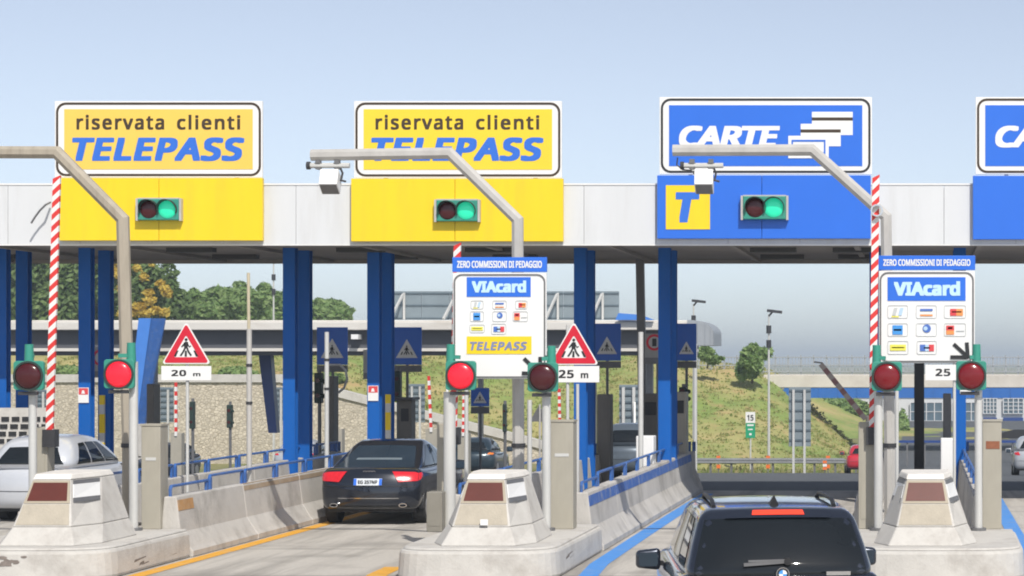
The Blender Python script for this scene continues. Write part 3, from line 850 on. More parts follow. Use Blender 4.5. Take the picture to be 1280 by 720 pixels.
# second, half-raised boom farther down the right-hand island
t = thing("barrier_gate", "dark half-raised boom leaning towards the grassy bank beside the dark SUV", "barrier gate", (wx(1088, 46), 46, .22), "barrier gates with raised booms")
mb = MB(); mb.box(wx(1082, 46), wx(1100, 46), 46, 46.3, .22, wz(520, 46)); mb.build("cabinet", cabinet_dark, t, bevel=.01)
a, b = at(1082, 524, 46), at(1026, 455, 46); d = (b-a)/11
mb = MB()
for k in range(11):
    mb.cur = k % 2; mb.bar(a + d*k + Vector((0,-.05,0)), a + d*(k+1) + Vector((0,-.05,0)), .05, .10)
mb.build("boom", [M("boom_shade_white", (.085,.075,.075), .6), M("boom_shade_red", (.05,.018,.022), .6)], t)  # darkened copies of the boom's white and red: shade painted into the stripes
mb = MB(); mb.bar(b + Vector((.03,-.06,.02)), b + Vector((-.13,-.06,.04)), .03, .03); mb.build("tip", dark_metal, t)

# ------------------------------------------------------------------ single-lamp signals on poles
def signal(label, lx, ly, polex, polew, mat, bracket, ptop, Y=37.75, r=.205, tilt=0, strip=False):
    c = at(lx, ly, Y); px = wx(polex, Y+.18); hw = polew*(Y+.18)/F/2
    t = thing("lane_signal", label, "traffic light", (px, Y+.18, .456), "single red signals on poles beside the lanes")
    yp = Y + .18
    mb = MB(); mb.tube([(px, yp, .456), (px, yp, wz(ptop, Y))], hw, 12); mb.build("pole", pole_pale, t, smooth=True)
    mb = MB(); mb.tube([(px, yp, .456), (px, yp, .50)], hw*2.0, 12); mb.build("pole_foot", mid_metal, t)
    s = .238
    mb = MB(); mb.prism(rrect(c.x-s, c.z-s*.93, c.x+s, c.z+s*1.0, .05), Y-.02, Y+.06); mb.build("backing_plate", signal_teal, t, bevel=.01)
    mb = MB(); mb.tube([(c.x, Y+.0605, c.z), (c.x, Y+.15, c.z)], .19, 16); mb.build("housing", signal_teal, t, smooth=True)
    n = 28
    mb = MB()
    for q in range(5):
        a = q*math.pi/10
        mb.v += [Vector((c.x+r*math.cos(a)*math.cos(2*math.pi*i/n), Y-.024-.07*math.sin(a), c.z+r*math.cos(a)*math.sin(2*math.pi*i/n))) for i in range(n)]
    for q in range(4):
        for i in range(n): mb.face([q*n+i, q*n+(i+1)%n, (q+1)*n+(i+1)%n, (q+1)*n+i])
    mb.face([4*n+i for i in range(n)])
    mb.build("lens", mat, t, smooth=True)
    mb = MB(); mb.ring(disc(c.x, c.z, r+.032, n), disc(c.x, c.z, r+.002, n), Y-.045, Y-.021); mb.build("lens_ring", signal_dark, t)
    # bracket rising from one upper corner to the pole
    bx = c.x + bracket*.17
    mb = MB(); mb.tube([(bx, Y+.06, c.z+.18), (bx, Y+.06, c.z+.50)], [.075, .065], 10); mb.build("bracket_post", signal_teal, t, smooth=True)
    mb = MB(); mb.bar((c.x-.02, Y+.03, c.z+.295), (bx, Y+.05, c.z+.30), .07, .06); mb.bar((bx, Y+.06, c.z+.32), (px, yp, c.z+.32), .06, .06); mb.build("bracket_arm", signal_teal, t)
    mb = MB(); mb.box(c.x-.17, c.x+.13, Y-.01, Y+.07, c.z-.30, c.z-.245); mb.build("lower_bracket", dark_metal, t)
    if strip:
        for zz in (wz(503, Y), wz(521, Y)):
            mb = MB(); mb.box(px-.02, px+.05, yp-hw-.012, yp-hw*.5, zz-.07, zz+.07); mb.build("red_strip", boom_red, t)
    return t
signal("unlit red signal on a slim pole in front of the white hatchback", 36, 470, 41, 10, lens_red_off, -.1, 478)
signal("bright lit red signal in front of the weathered beige gantry post", 149, 468, 167, 11, lens_red_on, 1.0, 452)
signal("bright lit red signal on a thick grey pole left of the yellow-strip board", 576, 470, 562, 15, lens_red_on, -1.0, 490)
signal("unlit dark red signal covering the arrow and triangle sign beside the yellow-strip payment board", 678.5, 472, 683, 11, lens_red_off, .75, 490)
signal("dimly lit red signal under the boom clamped to the gantry arm", 1108.5, 471, 1098, 11, lens_red_dim, -.95, 490)
signal("dimly lit red signal at the lower corner of the board ending in a black arrow", 1214, 470, 1223, 10, lens_red_dim, .5, 488)

# ------------------------------------------------------------------ payment boards
def pay_board(label, x0, x1, ys0, ys1, yb0, yb1, kind):
    Y = 38.45
    X = lambda p: wx(p, Y); Z = lambda p: wz(p, Y)
    t = thing("payment_board", label, "sign", (X((x0+x1)/2), Y, Z(yb1)), "white boards listing payment cards")
    mb = MB(); mb.box(X(x0), X(x1), Y, Y+.05, Z(yb1), Z(yb0)); mb.build("board", board_white, t, bevel=.006)
    mb = MB(); mb.ring(rrect(X(x0)+.015, Z(yb1)+.015, X(x1)-.015, Z(yb0)-.02, .13), rrect(X(x0)+.04, Z(yb1)+.04, X(x1)-.04, Z(yb0)-.045, .11), Y-.010, Y-.002)
    mb.build("border", mid_metal, t)
    mb = MB(); mb.box(X(x0-.5), X(x1+.5), Y-.012, Y+.05, Z(ys1), Z(ys0)); st = mb.build("header_strip", sign_blue, t, bevel=.004)
    text_part("ZERO COMMISSIONI DI PEDAGGIO", X(x0+5.5), Z(ys1-5), X(x1-5.5), Z(ys0+4.5), Y-.018, board_white, st, bold=.026)
    mb = MB(); mb.box(X(x0)+.3, X(x1)-.3, Y+.052, Y+.10, Z(yb0+30), Z(yb0+24)); mb.box(X(x0)+.3, X(x1)-.3, Y+.052, Y+.10, Z(yb1-30), Z(yb1-36)); mb.build("rear_clamp", galvanised, t)
    W = x1-x0
    S = W/117.0
    def box(a, b, c, d, mat, nm, par, k=1):
        mb = MB(); mb.box(X(a), X(c), Y-.004-.005*k, Y+.0-.003-.001*k if k == 1 else Y-.003-.005*(k-1)-.003, Z(d), Z(b)); return mb.build(nm, mat, par)
    if kind == 'm': lx0, ly0, lx1, ly1 = 583.5, 346.5, 663.5, 371; lb = letter_sky
    else: lx0, ly0, lx1, ly1 = 1109.5, 346.5, 1207, 376; lb = letter_sky
    lg = box(lx0, ly0, lx1, ly1, sign_blue, "logo_panel", t, 1)
    # the card name in angular outlined capitals
    w_, h_ = lx1-lx0, ly1-ly0
    text_part("VIAcard", X(lx0+w_*.08), Z(ly1-h_*.20), X(lx1-w_*.07), Z(ly0+h_*.16), Y-.016, lb, lg, bold=.045, spacing=1.03)
    # rows of card marks
    if kind == 'm':
        cells = [(588.5,375.5,604.5,386.5), (615.5,375.5,633.5,386.5), (644,375.5,659.5,386.5), (587.5,389,605,402), (615.5,389,633.5,402), (641,389,660,402), (587,405.5,606,416), (614,404.5,633,418)]
    else:
        cells = [(1109.5,381.5,1135,398), (1145,381.5,1171,398), (1180,381.5,1207.5,398), (1109.5,404,1135,420.5), (1145,404,1171,420.5), (1180,404,1207.5,420.5), (1109.5,426,1135.5,443), (1146,426,1171,443)]
    for n, (a, b, c, d) in enumerate(cells):
        mb = MB(); mb.ring(rrect(X(a), Z(d), X(c), Z(b), .03, 3), rrect(X(a+.7), Z(d-.7), X(c-.7), Z(b+.7), .022, 3), Y-.009, Y-.003)
        cm = mb.build("card_mark", mark_grey, t)
        w, h = c-a, d-b
        def B(u0, v0, u1, v1, mat, nm="mark_patch"):
            m2 = MB(); m2.box(X(a+w*u0), X(a+w*u1), Y-.012, Y-.0095, Z(b+h*v1), Z(b+h*v0)); return m2.build(nm, mat, cm)
        if n == 0:
            for k, mt in enumerate((mark_grey, mark_pale_blue)):
                m2 = MB(); o = .22 + k*.30
                m2.prism([(X(a+w*(o)), Z(b+h*.78)), (X(a+w*(o+.17)), Z(b+h*.78)), (X(a+w*(o+.27)), Z(b+h*.2)), (X(a+w*(o+.10)), Z(b+h*.2))], Y-.012, Y-.0095); m2.build("mark_patch", mt, cm)
            B(.2, .82, .55, .92, mark_yellow)
        elif n == 1: B(.2, .28, .8, .44, mark_blue); B(.2, .70, .8, .82, mark_orange)
        elif n == 2: B(.28, .28, .56, .80, mark_red); B(.56, .28, .86, .80, mark_orange); B(.36, .46, .80, .56, board_white)
        elif n == 3: B(.24, .16, .74, .86, letter_sky2); B(.30, .44, .68, .58, board_white)
        elif n == 4:
            m2 = MB(); m2.prism(disc(X(a+w*.52), Z(b+h*.40), w*.2*Y/F, 16), Y-.012, Y-.0095); m2.build("mark_patch", mark_blue, cm)
            m2 = MB(); m2.prism(disc(X(a+w*.46), Z(b+h*.40), w*.1*Y/F, 12), Y-.015, Y-.0125); m2.build("mark_patch", mark_pale_blue, cm)
        elif n == 5: B(.10, .18, .46, .55, mark_red); B(.10, .55, .46, .86, mark_orange); B(.18, .30, .38, .44, letter_blue); B(.55, .55, .92, .62, mark_grey)
        elif n == 6: B(.12, .28, .88, .72, mark_yellow); B(.2, .46, .8, .54, mark_olive)
        else:
            B(.16, .28, .42, .76, mark_blue); B(.42, .28, .60, .76, mark_pale_blue); B(.60, .28, .86, .76, mark_red); B(.35, .46, .65, .58, board_white)
    if kind == 'm':
        ys = box(583.5, 420.5, 664.5, 442.5, yellow_paint, "yellow_strip", t, 1)
        text_part("TELEPASS", X(587.5), Z(438), X(659), Z(427), Y-.016, letter_greyblue, ys, bold=.034, shear=.2, spacing=1.12)
        ar = [(655, 448, 675.5, 467.5), (675.5, 446, 675.5, 468), (652.5, 466.5, 676, 467.5)]
    else:
        ar = [(1192, 430, 1209.5, 446), (1208.5, 428, 1210, 448), (1188, 446.5, 1210, 446.5)]
    mb = MB()
    for k, (a, b, c, d) in enumerate(ar):
        mb.bar((X(a), Y-.009-.003*k, Z(b)), (X(c), Y-.009-.003*k, Z(d)), .058, .002) if False else None
        p, q = Vector((X(a), 0, Z(b))), Vector((X(c), 0, Z(d))); dd = (q-p).normalized(); s = Vector((dd.z, 0, -dd.x))*.03
        mb.prism([(v.x, v.z) for v in (p-s, p+s, q+s, q-s)], Y-.012-.003*k, Y-.0105-.003*k)
    mb.build("arrow", black_paint, t)
    return t
letter_sky = M("letter_sky", (.52,.74,.88), .4, var=.03)
letter_sky2 = M("letter_sky2", (.06,.30,.72), .4, var=.05)
letter_greyblue = M("letter_greyblue", (.20,.24,.42), .4, var=.05)
mark_grey = M("mark_grey", (.52,.54,.54), .5, var=.04); mark_pale_blue = M("mark_pale_blue", (.45,.62,.80), .5, var=.04)
mark_blue = M("mark_blue", (.07,.16,.50), .5, var=.04); mark_orange = M("mark_orange", (.80,.30,.09), .5, var=.04)
mark_red = M("mark_red", (.66,.06,.07), .5, var=.04); mark_yellow = M("mark_yellow", (.80,.74,.10), .5, var=.04); mark_olive = M("mark_olive", (.5,.48,.1), .5)
pay_board("white payment board with a yellow lettered strip below the card marks", 566, 683, 321.5, 340, 341, 473.5, 'm')
pay_board("white payment board ending in a black arrow, above the number 25", 1098.5, 1218.5, 319.5, 337.5, 338.5, 454, 'r')

# ------------------------------------------------------------------ pedestrian warning triangles
def walker(mb, X, Z, s, y0, y1):
    """the standard walking figure on stripes; X, Z its centre, s its size"""
    P = lambda pts: mb.prism([(X+s*a, Z+s*b) for a, b in pts], y0, y1)
    mb.prism(disc(X+.0*s, Z+s*.46, s*.075, 12), y0, y1)
    P([(-.10,.02), (.08,.02), (.10,.33), (-.02,.37), (-.12,.30)])
    P([(-.07,.33), (-.12,.27), (-.26,.10), (-.21,.06), (-.04,.22)])
    P([(.07,.33), (.04,.22), (.16,.05), (.26,.12), (.22,.16), (.16,.12)])
    P([(-.10,.04), (.0,.04), (-.12,-.20), (-.24,-.38), (-.33,-.35), (-.20,-.16)])
    P([(.0,.04), (.09,.04), (.16,-.14), (.30,-.33), (.22,-.38), (.08,-.18)])
    for a, k in ((-.56,-.09), (-.06,.0), (.46,.10)):
        P([(a-k*.9,-.10), (a+.09-k*.9,-.10), (a+.10+k*.6,-.40), (a-.02+k*.6,-.40)])
def round_tri(cx, zb, side, r, n=4):
    h = side*.8660
    pts = [(cx-side/2, zb), (cx+side/2, zb), (cx, zb+h)]
    c = (cx, zb+h/3); out = []
    for (x, z), a0 in zip(pts, (150, -90, 30)):
        dx, dz = c[0]-x, c[1]-z; L = math.hypot(dx, dz)
        ox, oz = x+dx/L*2*r, z+dz/L*2*r
        for i in range(n+1):
            a = math.radians(a0 + 120*i/n); out.append((ox+r*math.cos(a), oz+r*math.sin(a)))
    return out
def warn(label, pc, x0, x1, ytop, ybase, y0, y1, s, polex, Y=44.0, zb=.22):
    X = lambda p: wx(p, Y); Z = lambda p: wz(p, Y)
    t = thing("pedestrian_sign", label, "road sign", (X(polex), Y+.06, zb), "triangular pedestrian crossing warning signs")
    side = X(x1)-X(x0); cx = X((x0+x1)/2); h = side*.866
    z0 = Z(ybase)
    mb = MB(); mb.prism(round_tri(cx, z0, side, .035), Y, Y+.02); mb.build("triangle_plate", board_white, t)
    mb = MB(); mb.ring(round_tri(cx, z0+.022, side-.075, .03), round_tri(cx, z0+.125, side-.43, .02), Y-.006, Y-.001); mb.build("red_border", sign_red, t)
    mb = MB(); walker(mb, cx, z0+h*.36, side*.40, Y-.006, Y-.001); mb.build("walker_symbol", black_paint, t)
    mb = MB(); mb.box(X(x0-.5), X(x1+.5), Y, Y+.02, Z(y1), Z(y0)); pl = mb.build("distance_plate", board_white, t, bevel=.004)
    w = x1-x0
    num, m_ = s.split()
    text_part(num, X(x0+w*.20), Z(y1-5.2), X(x0+w*.50), Z(y0+4.8), Y-.005, black_paint, pl, bold=.028, spacing=1.1)
    text_part(m_, X(x0+w*.64), Z(y1-5.2), X(x0+w*.79), Z(y0+8.8), Y-.005, black_paint, pl, bold=.028)
    mb = MB(); mb.tube([(X(polex), Y+.06, zb), (X(polex), Y+.06, Z(ytop+10))], .03, 10); mb.build("pole", pole_pale, t, smooth=True)
    for zz in (Z(y0+9), Z(ybase-12)):
        mb = MB(); mb.box(X(polex)-.09, X(polex)+.09, Y+.022, Y+.03, zz-.02, zz+.02); mb.build("clamp", galvanised, t)
warn("red bordered pedestrian triangle over a plate reading 20 m", 0, 202, 263.5, 397, 455, 457.5, 475.5, "20 m", 233)
warn("red bordered pedestrian triangle over a plate reading 25 m, beside the yellow-strip payment board", 0, 686, 748.5, 396, 456, 457.5, 478, "25 m", 709)
warn("pedestrian triangle hidden behind the right-hand payment board, only its number 25 showing", 0, 1157, 1219, 397, 453.5, 456, 475.5, "25 m", 1193)

# ------------------------------------------------------------------ blue crossing signs, prohibition signs, notices, guards
def crossing(label, x0, x1, y0, y1, Y=59.2, zb=.1, strip=True, back=False):
    X = lambda p: wx(p, Y); Z = lambda p: wz(p, Y)
    cx = X((x0+x1)/2); zb = gz(Y)
    t = thing("crossing_sign", label, "road sign", (cx, Y+.05, zb), "blue pedestrian crossing signs under the canopy")
    mb = MB(); mb.box(X(x0), X(x1), Y, Y+.03, Z(y1), Z(y0)); pl = mb.build("plate", sign_blue, t, bevel=.004)
    s = X(x1)-X(x0); zc = Z(y1) + (Z(y0)-Z(y1))*.18
    mb = MB(); mb.prism(round_tri(cx, zc, s*.74, .01), Y-.006, Y-.001); tr = mb.build("white_triangle", board_white, t)
    mb = MB(); walker(mb, cx, zc+s*.74*.866*.38, s*.33, Y-.012, Y-.008); mb.build("walker_symbol", black_paint, tr)
    if strip:
        mb = MB(); mb.box(X(x0), X(x1), Y+.002, Y+.03, Z(y1+9), Z(y1+.6)); mb.build("lower_strip", mid_metal, t)
    mb = MB(); mb.tube([(cx, Y+.06, zb), (cx, Y+.06, Z(y0+5))], .035, 8); mb.build("pole", mid_metal, t)
crossing("blue crossing sign partly covered by a thin white pole, near the stone wall", 396, 434.5, 409, 456)
crossing("blue crossing sign right of the column with the striped yellow guard", 490, 527, 409, 456)
crossing("blue crossing sign right of the pedestrian triangle with 25 m", 741.5, 776, 404.5, 451)
crossing("blue crossing sign in front of the rear plaza roof's rounded end", 845.5, 870.5, 404.5, 451)
crossing("small far blue crossing sign seen under the yellow-strip payment board", 588.5, 611.5, 485, 508, Y=60.4)
# back of a far warning triangle
Yt = 72
t = thing("pedestrian_sign", "dark back of a far triangular sign below the unlit dark red signal", "road sign", (wx(675, Yt), Yt, gz(Yt)), None)
mb = MB(); mb.prism(round_tri(wx(674, Yt), wz(527, Yt), .58, .03), Yt, Yt+.02); mb.build("triangle_plate", navy_dark if 'navy_dark' in globals() else mid_metal, t)
mb = MB(); mb.tube([(wx(675, Yt), Yt-.04, gz(Yt)), (wx(675, Yt), Yt-.04, wz(505, Yt))], .03, 8); mb.build("pole", steel_grey, t)

mid_pale = M('mid_pale', (.34,.34,.33), .5)
mid_pale2 = M('mid_pale2', (.5,.48,.46), .5)
def prohib(label, x0, x1, y0, y1, cx, cy, Y=55.2):
    X = lambda p: wx(p, Y); Z = lambda p: wz(p, Y)
    t = thing("prohibition_sign", label, "road sign", (X((x0+x1)/2), Y, .0), "grey plates with a red ring beside the columns")
    mb = MB(); mb.box(X(x0), X(x1), Y, Y+.03, Z(y1), Z(y0)); mb.build("plate", mid_pale, t)
    r = .19
    mb = MB(); mb.prism(disc(X(cx), Z(cy), r*.7, 20), Y-.006, Y-.001); mb.build("disc", mid_pale2, t)
    mb = MB(); mb.ring(disc(X(cx), Z(cy), r, 24), disc(X(cx), Z(cy), r*.72, 24), Y-.010, Y-.001); mb.build("red_ring", sign_red, t)
    mb = MB(); mb.box(X(cx)-.05, X(cx)+.05, Y-.010, Y-.007, Z(cy)-.09, Z(cy)+.09); mb.build("symbol", black_paint, t)
    mb = MB(); mb.box(X(x0), X(x1), Y-.004, Y-.001, Z(y1), Z(y1-8)); mb.build("lower_strip", mid_metal, t)
    mb = MB(); mb.tube([(X((x0+x1)/2), Y+.06, .2), (X((x0+x1)/2), Y+.06, Z(y0))], .03, 8); mb.build("pole", mid_metal, t)
prohib("grey plate with red ring beside the weathered beige gantry post", 114, 136, 434, 472, 126, 447)
prohib("grey plate with red ring half hidden by the column near the dark sedan", 454, 484, 437, 474, 476.5, 450)
prohib("grey plate with red ring on the dark post near the rounded rear roof", 806, 837, 417, 455, 818, 428, Y=55.6)

def notice(label, px, py, w=13, h=19):
    Y = 52.35
    x0, x1, z0, z1 = wx(px-w/2, Y), wx(px+w/2, Y), wz(py+h/2, Y), wz(py-h/2, Y)
    t = thing("notice", label, "notice", ((x0+x1)/2, Y, z0), "notices stuck on the columns")
    mb = MB(); mb.box(x0, x1, Y-.012, Y+.004, z0, z1); mb.build("sheet", board_white, t)
    mb = MB(); mb.box(x0+.012, x1-.012, Y-.016, Y-.013, z0+(z1-z0)*.54, z1-.012); hd = mb.build("red_band", mark_red, t)
    mb = MB(); mb.prism([(x0+.07, z0+(z1-z0)*.60), (x0+.15, z0+(z1-z0)*.60), (x0+.13, z1-.06), (x0+.09, z1-.06)], Y-.020, Y-.017); mb.build("white_symbol", board_white, hd)
notice("red and white notice on the blue column above the white hatchback", 104.5, 494)
notice("red and white notice on the blue column behind the dark sedan", 466.5, 491.5)
notice("white notice on the blue column at the far right, under the dim red signal", 1207, 482, 14, 20)

def guard(label, px, y0, y1):
    Y = 53.52
    t = thing("column_guard", label, "guard", (wx(px, Y), Y, wz(y1, Y)), "yellow striped column guards")
    x = wx(px, Y); zt, zb = wz(y0, Y), wz(y1, Y); n = 6
    mb = MB()
    for k in range(n):
        mb.cur = k % 3 == 1
        mb.box(x-.055, x+.055, Y-.03, Y+.05, zb+(zt-zb)*k/n, zb+(zt-zb)*(k+1)/n)
    mb.build("strip", [yellow_paint, pole_pale], t)
guard("yellow and white striped guard on the column behind the white hatchback", 127.5, 494, 565)
guard("yellow and white striped guard on the column behind the dark sedan", 485, 493, 560)
guard("yellow striped guard edge on the column at the far right", 1197, 505, 560)

# ------------------------------------------------------------------ machines and posts under the canopy
def post(name, label, cat, px, y0, y1, wpx, Y, mat, group=None, round_=True, base=None, bands=0, top_px=None):
    zb = base if base is not None else gz(Y)+.0
    x = wx(px, Y); w = wpx*Y/F
    t = thing(name, label, cat, (x, Y, zb), group)
    mb = MB()
    if round_: mb.tube([(x, Y, zb), (x if top_px is None else wx(top_px, Y), Y, wz(y0, Y))], w/2, 10)
    else: mb.bar((x, Y, zb), (x if top_px is None else wx(top_px, Y), Y, wz(y0, Y)), w, w)
    mb.build("shaft", mat, t, smooth=round_)
    mb = MB(); mb.box(x-w*.9, x+w*.9, Y-w*.9, Y+w*.9, zb, zb+.03); mb.build("foot", mid_metal, t)
    for k in range(bands):
        z = wz(y0 + (y1-y0)*(k+1)/(bands+2), Y)
        mb = MB(); mb.tube([(x, Y, z), (x, Y, z+.05)], w*.62, 10); mb.build("band", dark_metal, t)
    return t
g = "slim poles between the barriers"
post("pole", "thin pale pole with a yellowish upper rod right of the 20 m triangle", "pole", 311.5, 411, 600, 6.5, 43, steel_grey, g, base=.22, bands=2)
mb = MB(); mb.tube([(wx(311, 43), 43, wz(411, 43)), (wx(310.5, 43), 43, wz(341, 43))], .028, 8)
o = mb.build("upper_rod", M("rod_yellow", (.52,.46,.33), .6), bpy.data.objects["pole"]) if False else None
p = [q for q in bpy.data.objects if q.name.startswith("pole") and q.type == 'EMPTY'][-1]
mb.build("upper_rod", M("rod_yellow", (.52,.46,.33), .6), p)
post("pole", "white pole in front of the blue crossing sign near the stone wall", "pole", 408.5, 415, 560, 5.5, 49.3, pole_pale, g, base=.22, bands=2)
post("pole", "white pole left of the grey plate with red ring near the rear roof", "pole", 801, 415, 580, 6.5, 49.3, pole_pale, g, base=.22)
post("pole", "slim pale pole left of the middle lit red signal's thick pole", "pole", 559, 455, 560, 3.5, 45, white_paint, g, base=.22)
post("pole", "slim pole just right of the thick signal pole", "pole", 583, 480, 580, 5, 43, pole_pale, g, base=.22)
post("pole", "grey slim pole right of the silver gantry post at the middle nose", "pole", 662, 500, 620, 6, 41, pole_pale, g, base=.22)
post("pole", "pale pole between the blue column and the cabinet on the middle island", "pole", 722, 480, 610, 4, 42, pole_pale, g, base=.22)
post("pole", "pale pole right of the boom clamped to the gantry arm", "pole", 1121, 488, 620, 5, 42, pole_pale, g, base=.22)
post("pole", "tall grey square post under the right-hand payment board", "pole", 1112.5, 490, 640, 11, 40.3, steel_grey, g, round_=False, base=.22)
post("pole", "thick black post under the right-hand payment board", "pole", 1149, 430, 575, 12.5, 56.5, black_paint, g, round_=False, base=.22)
post("pole", "tall dark grey post leaning against the canopy soffit", "pole", 805, 324, 560, 10, 57.6, mid_metal, g, round_=False, base=.22, top_px=800)
post("pole", "pale slim pole standing before the grassy bank beside the rounded rear roof", "pole", 869, 430, 560, 5, 78, pole_pale, g)

def machine(label, x0, x1, y0, Y, mat, screen=True, hood=False, base=.22):
    X0, X1, Z1 = wx(x0, Y), wx(x1, Y), wz(y0, Y)
    t = thing("payment_machine", label, "toll machine", ((X0+X1)/2, Y, base), "toll machines under the canopy")
    mb = MB(); mb.box(X0, X1, Y, Y+.5, base, Z1); mb.build("cabinet", mat, t, bevel=.02)
    if screen:
        mb = MB(); mb.box(X0+.06, X1-.06, Y-.01, Y-.002, Z1-.5, Z1-.2); mb.build("screen", plastic_black, t)
    if hood:
        mb = MB(); mb.box(X0-.08, X1+.1, Y-.3, Y+.5, Z1+.004, Z1+.06); mb.build("hood", dark_metal, t)
    return t
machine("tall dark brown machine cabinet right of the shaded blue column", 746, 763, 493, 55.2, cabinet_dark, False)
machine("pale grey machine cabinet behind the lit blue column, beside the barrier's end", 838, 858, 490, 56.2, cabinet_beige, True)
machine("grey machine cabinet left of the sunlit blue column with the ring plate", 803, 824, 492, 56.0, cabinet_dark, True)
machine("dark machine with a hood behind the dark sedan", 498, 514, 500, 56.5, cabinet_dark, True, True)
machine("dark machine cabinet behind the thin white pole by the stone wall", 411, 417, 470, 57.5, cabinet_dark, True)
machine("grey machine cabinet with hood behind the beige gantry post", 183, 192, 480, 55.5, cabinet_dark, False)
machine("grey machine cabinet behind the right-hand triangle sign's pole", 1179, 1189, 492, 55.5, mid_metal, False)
machine("low white cabinet left of the sunlit blue column by the ring plate", 795, 817, 545, 50.5, white_paint, False)
machine("low white cabinet beside the thick black post", 1176, 1192, 548, 50.5, white_paint, False)

def far_signal(label, px, y0, y1, Y=70, w=9, side=1, lit=False):
    x = wx(px, Y); W = w*Y/F
    t = thing("far_signal", label, "traffic light", (x, Y, gz(Y)), "small dark signals beyond the lanes")
    mb = MB(); mb.box(x-W/2, x+W/2, Y, Y+.25, wz(y1, Y), wz(y0, Y)); mb.build("housing", signal_dark, t, bevel=.02)
    n = 2
    for k in range(n):
        z = wz(y0 + (y1-y0)*(k+.5)/n, Y)
        mb = MB(); mb.tube([(x+side*W*.5, Y+.05, z), (x+side*W*.95, Y-.05, z-.02)], W*.3, 10); mb.build("visor", signal_dark, t)
        mb = MB(); mb.prism(disc(x, z, W*.33, 12), Y-.015, Y-.002); mb.build("lens", lens_red_off, t)
    mb = MB(); mb.tube([(x+W*.1, Y+.12, gz(Y)), (x+W*.1, Y+.12, wz(y0-4, Y))], .045, 8); mb.build("pole", mid_metal, t)
far_signal("dark far signal before the stone wall, right of the 20 m sign pole", 239, 502, 536, 74, 5, -1)
far_signal("dark far signal before the stone wall beside the dark slanted pillar", 286, 506, 535, 80, 6, 1)
far_signal("tall dark signal left of the white pole before the crossing sign", 397, 466, 504, 58, 9, 1)
far_signal("dark signal beside the shaded column right of the dark sedan", 496, 464, 502, 58, 8, -1)
far_signal("slim dark signal on a post left of the middle gantry post", 630, 505, 540, 68, 4, 1)
far_signal("dark signal on the machine beside the barrier's rounded end", 853, 484, 502, 57.5, 9, 1)

# far red and white booms of the next plaza
def far_boom(label, xa, ya, xb, yb, Y):
    a, b = at(xa, ya, Y), at(xb, yb, Y); zb = gz(Y)
    t = thing("far_boom", label, "barrier gate", (a.x, Y, zb), "far striped booms of the next plaza")
    d = (b-a)/12; mb = MB()
    for k in range(12): mb.cur = k % 2; mb.bar(a+d*k, a+d*(k+1), .09, .09)
    mb.build("boom", [boom_white, boom_red], t)
    mb = MB(); mb.box(a.x-.2, a.x+.2, Y, Y+.4, zb, a.z+.1); mb.build("cabinet", cabinet_beige, t)
far_boom("far striped boom in front of the grassy slope, left of the lit red signal", 539, 540, 536, 470, 84)
far_boom("far striped boom right of the thick signal pole", 579, 545, 580, 490, 86)
far_boom("far faint striped boom below the 20 m triangle", 220, 545, 220, 478, 88)
far_boom("far striped boom beside the shaded column near the white pole", 420, 540, 418, 500, 80)
far_boom("far striped boom behind the beige cabinet near the 25 m sign", 700, 540, 699, 486, 80)

# hoop shaped grey rail beside the crossing sign
mb = MB(); Yh = 58.2
mb.tube([at(412, 456, Yh), at(425, 456, Yh), at(432, 463, Yh), at(434, 474, Yh), at(430, 485, Yh), at(423, 491, Yh)], .03, 8)
tag(mb.build("curved_pipe", pole_pale), "curved pale pipe bending down beside the white pole and crossing sign", "pipe")

# ------------------------------------------------------------------ second plaza roof behind
Y2 = 112.0
X = lambda p: wx(p, Y2); Z = lambda p: wz(p, Y2)
t = thing("rear_toll_canopy", "long low canopy of the second plaza with a rounded corrugated end", "canopy", (X(430), Y2, gz(Y2)))
mb = MB(); mb.box(X(-160), X(860), Y2, Y2+9, Z(412.5), Z(402)); mb.box(X(-160), X(858), Y2+.6, Y2+8.5, Z(402)+.002, Z(400)); mb.build("roof_edge", rear_roof_light, t, bevel=.05)
mb = MB(); mb.box(X(-160), X(852), Y2+.6, Y2+8.6, Z(435), Z(412.7)); mb.build("dark_fascia", rear_roof_dark, t)
mb = MB(); mb.box(X(-160), X(852), Y2+.4, Y2+8.7, Z(439), Z(435.2)); mb.build("lower_trim", rear_roof_light, t)
mb = MB(); mb.box(X(-160), X(852), Y2+.7, Y2+8.4, Z(444), Z(439.2)); mb.build("soffit", rear_roof_dark, t)
mb = MB()
for k in range(9):
    a0, a1 = k/9, (k+1)/9
    def pr(a): return (X(860+33*math.sin(a*math.pi/2)**.9), Z(400 + 17*(1-math.cos(a*math.pi/2))))
    mb.prism([pr(a0), pr(a1), (pr(a1)[0], Z(432)), (pr(a0)[0], Z(432))][::-1], Y2-.4+.04*(k%2), Y2+4)
mb.build("rounded_end", corrugated, t)
mb = MB(); mb.hexa([(X(181), Y2-2.6, Z(530)), (X(193), Y2-2.6, Z(530)), (X(193), Y2-2.2, Z(530)), (X(181), Y2-2.2, Z(530))], [(X(196), Y2-2.6, Z(399)), (X(211), Y2-2.6, Z(399)), (X(211), Y2-2.2, Z(399)), (X(196), Y2-2.2, Z(399))])
mb.build("slanted_pillar", light_blue, t)
mb = MB(); mb.hexa([(X(193.3), Y2-2.55, Z(530)), (X(199), Y2-2.2, Z(530)), (X(199), Y2-1.9, Z(530)), (X(193.3), Y2-2.2, Z(530))], [(X(211.4), Y2-2.55, Z(399)), (X(224), Y2-2.0, Z(399)), (X(222), Y2-1.8, Z(404)), (X(211.4), Y2-2.2, Z(404))])
mb.build("pillar_flange", rail_blue, t)
mb = MB(); mb.box(X(181), X(203), Y2-2.7, Y2-1.9, gz(Y2), Z(528)); mb.build("pillar_plinth", concrete, t)
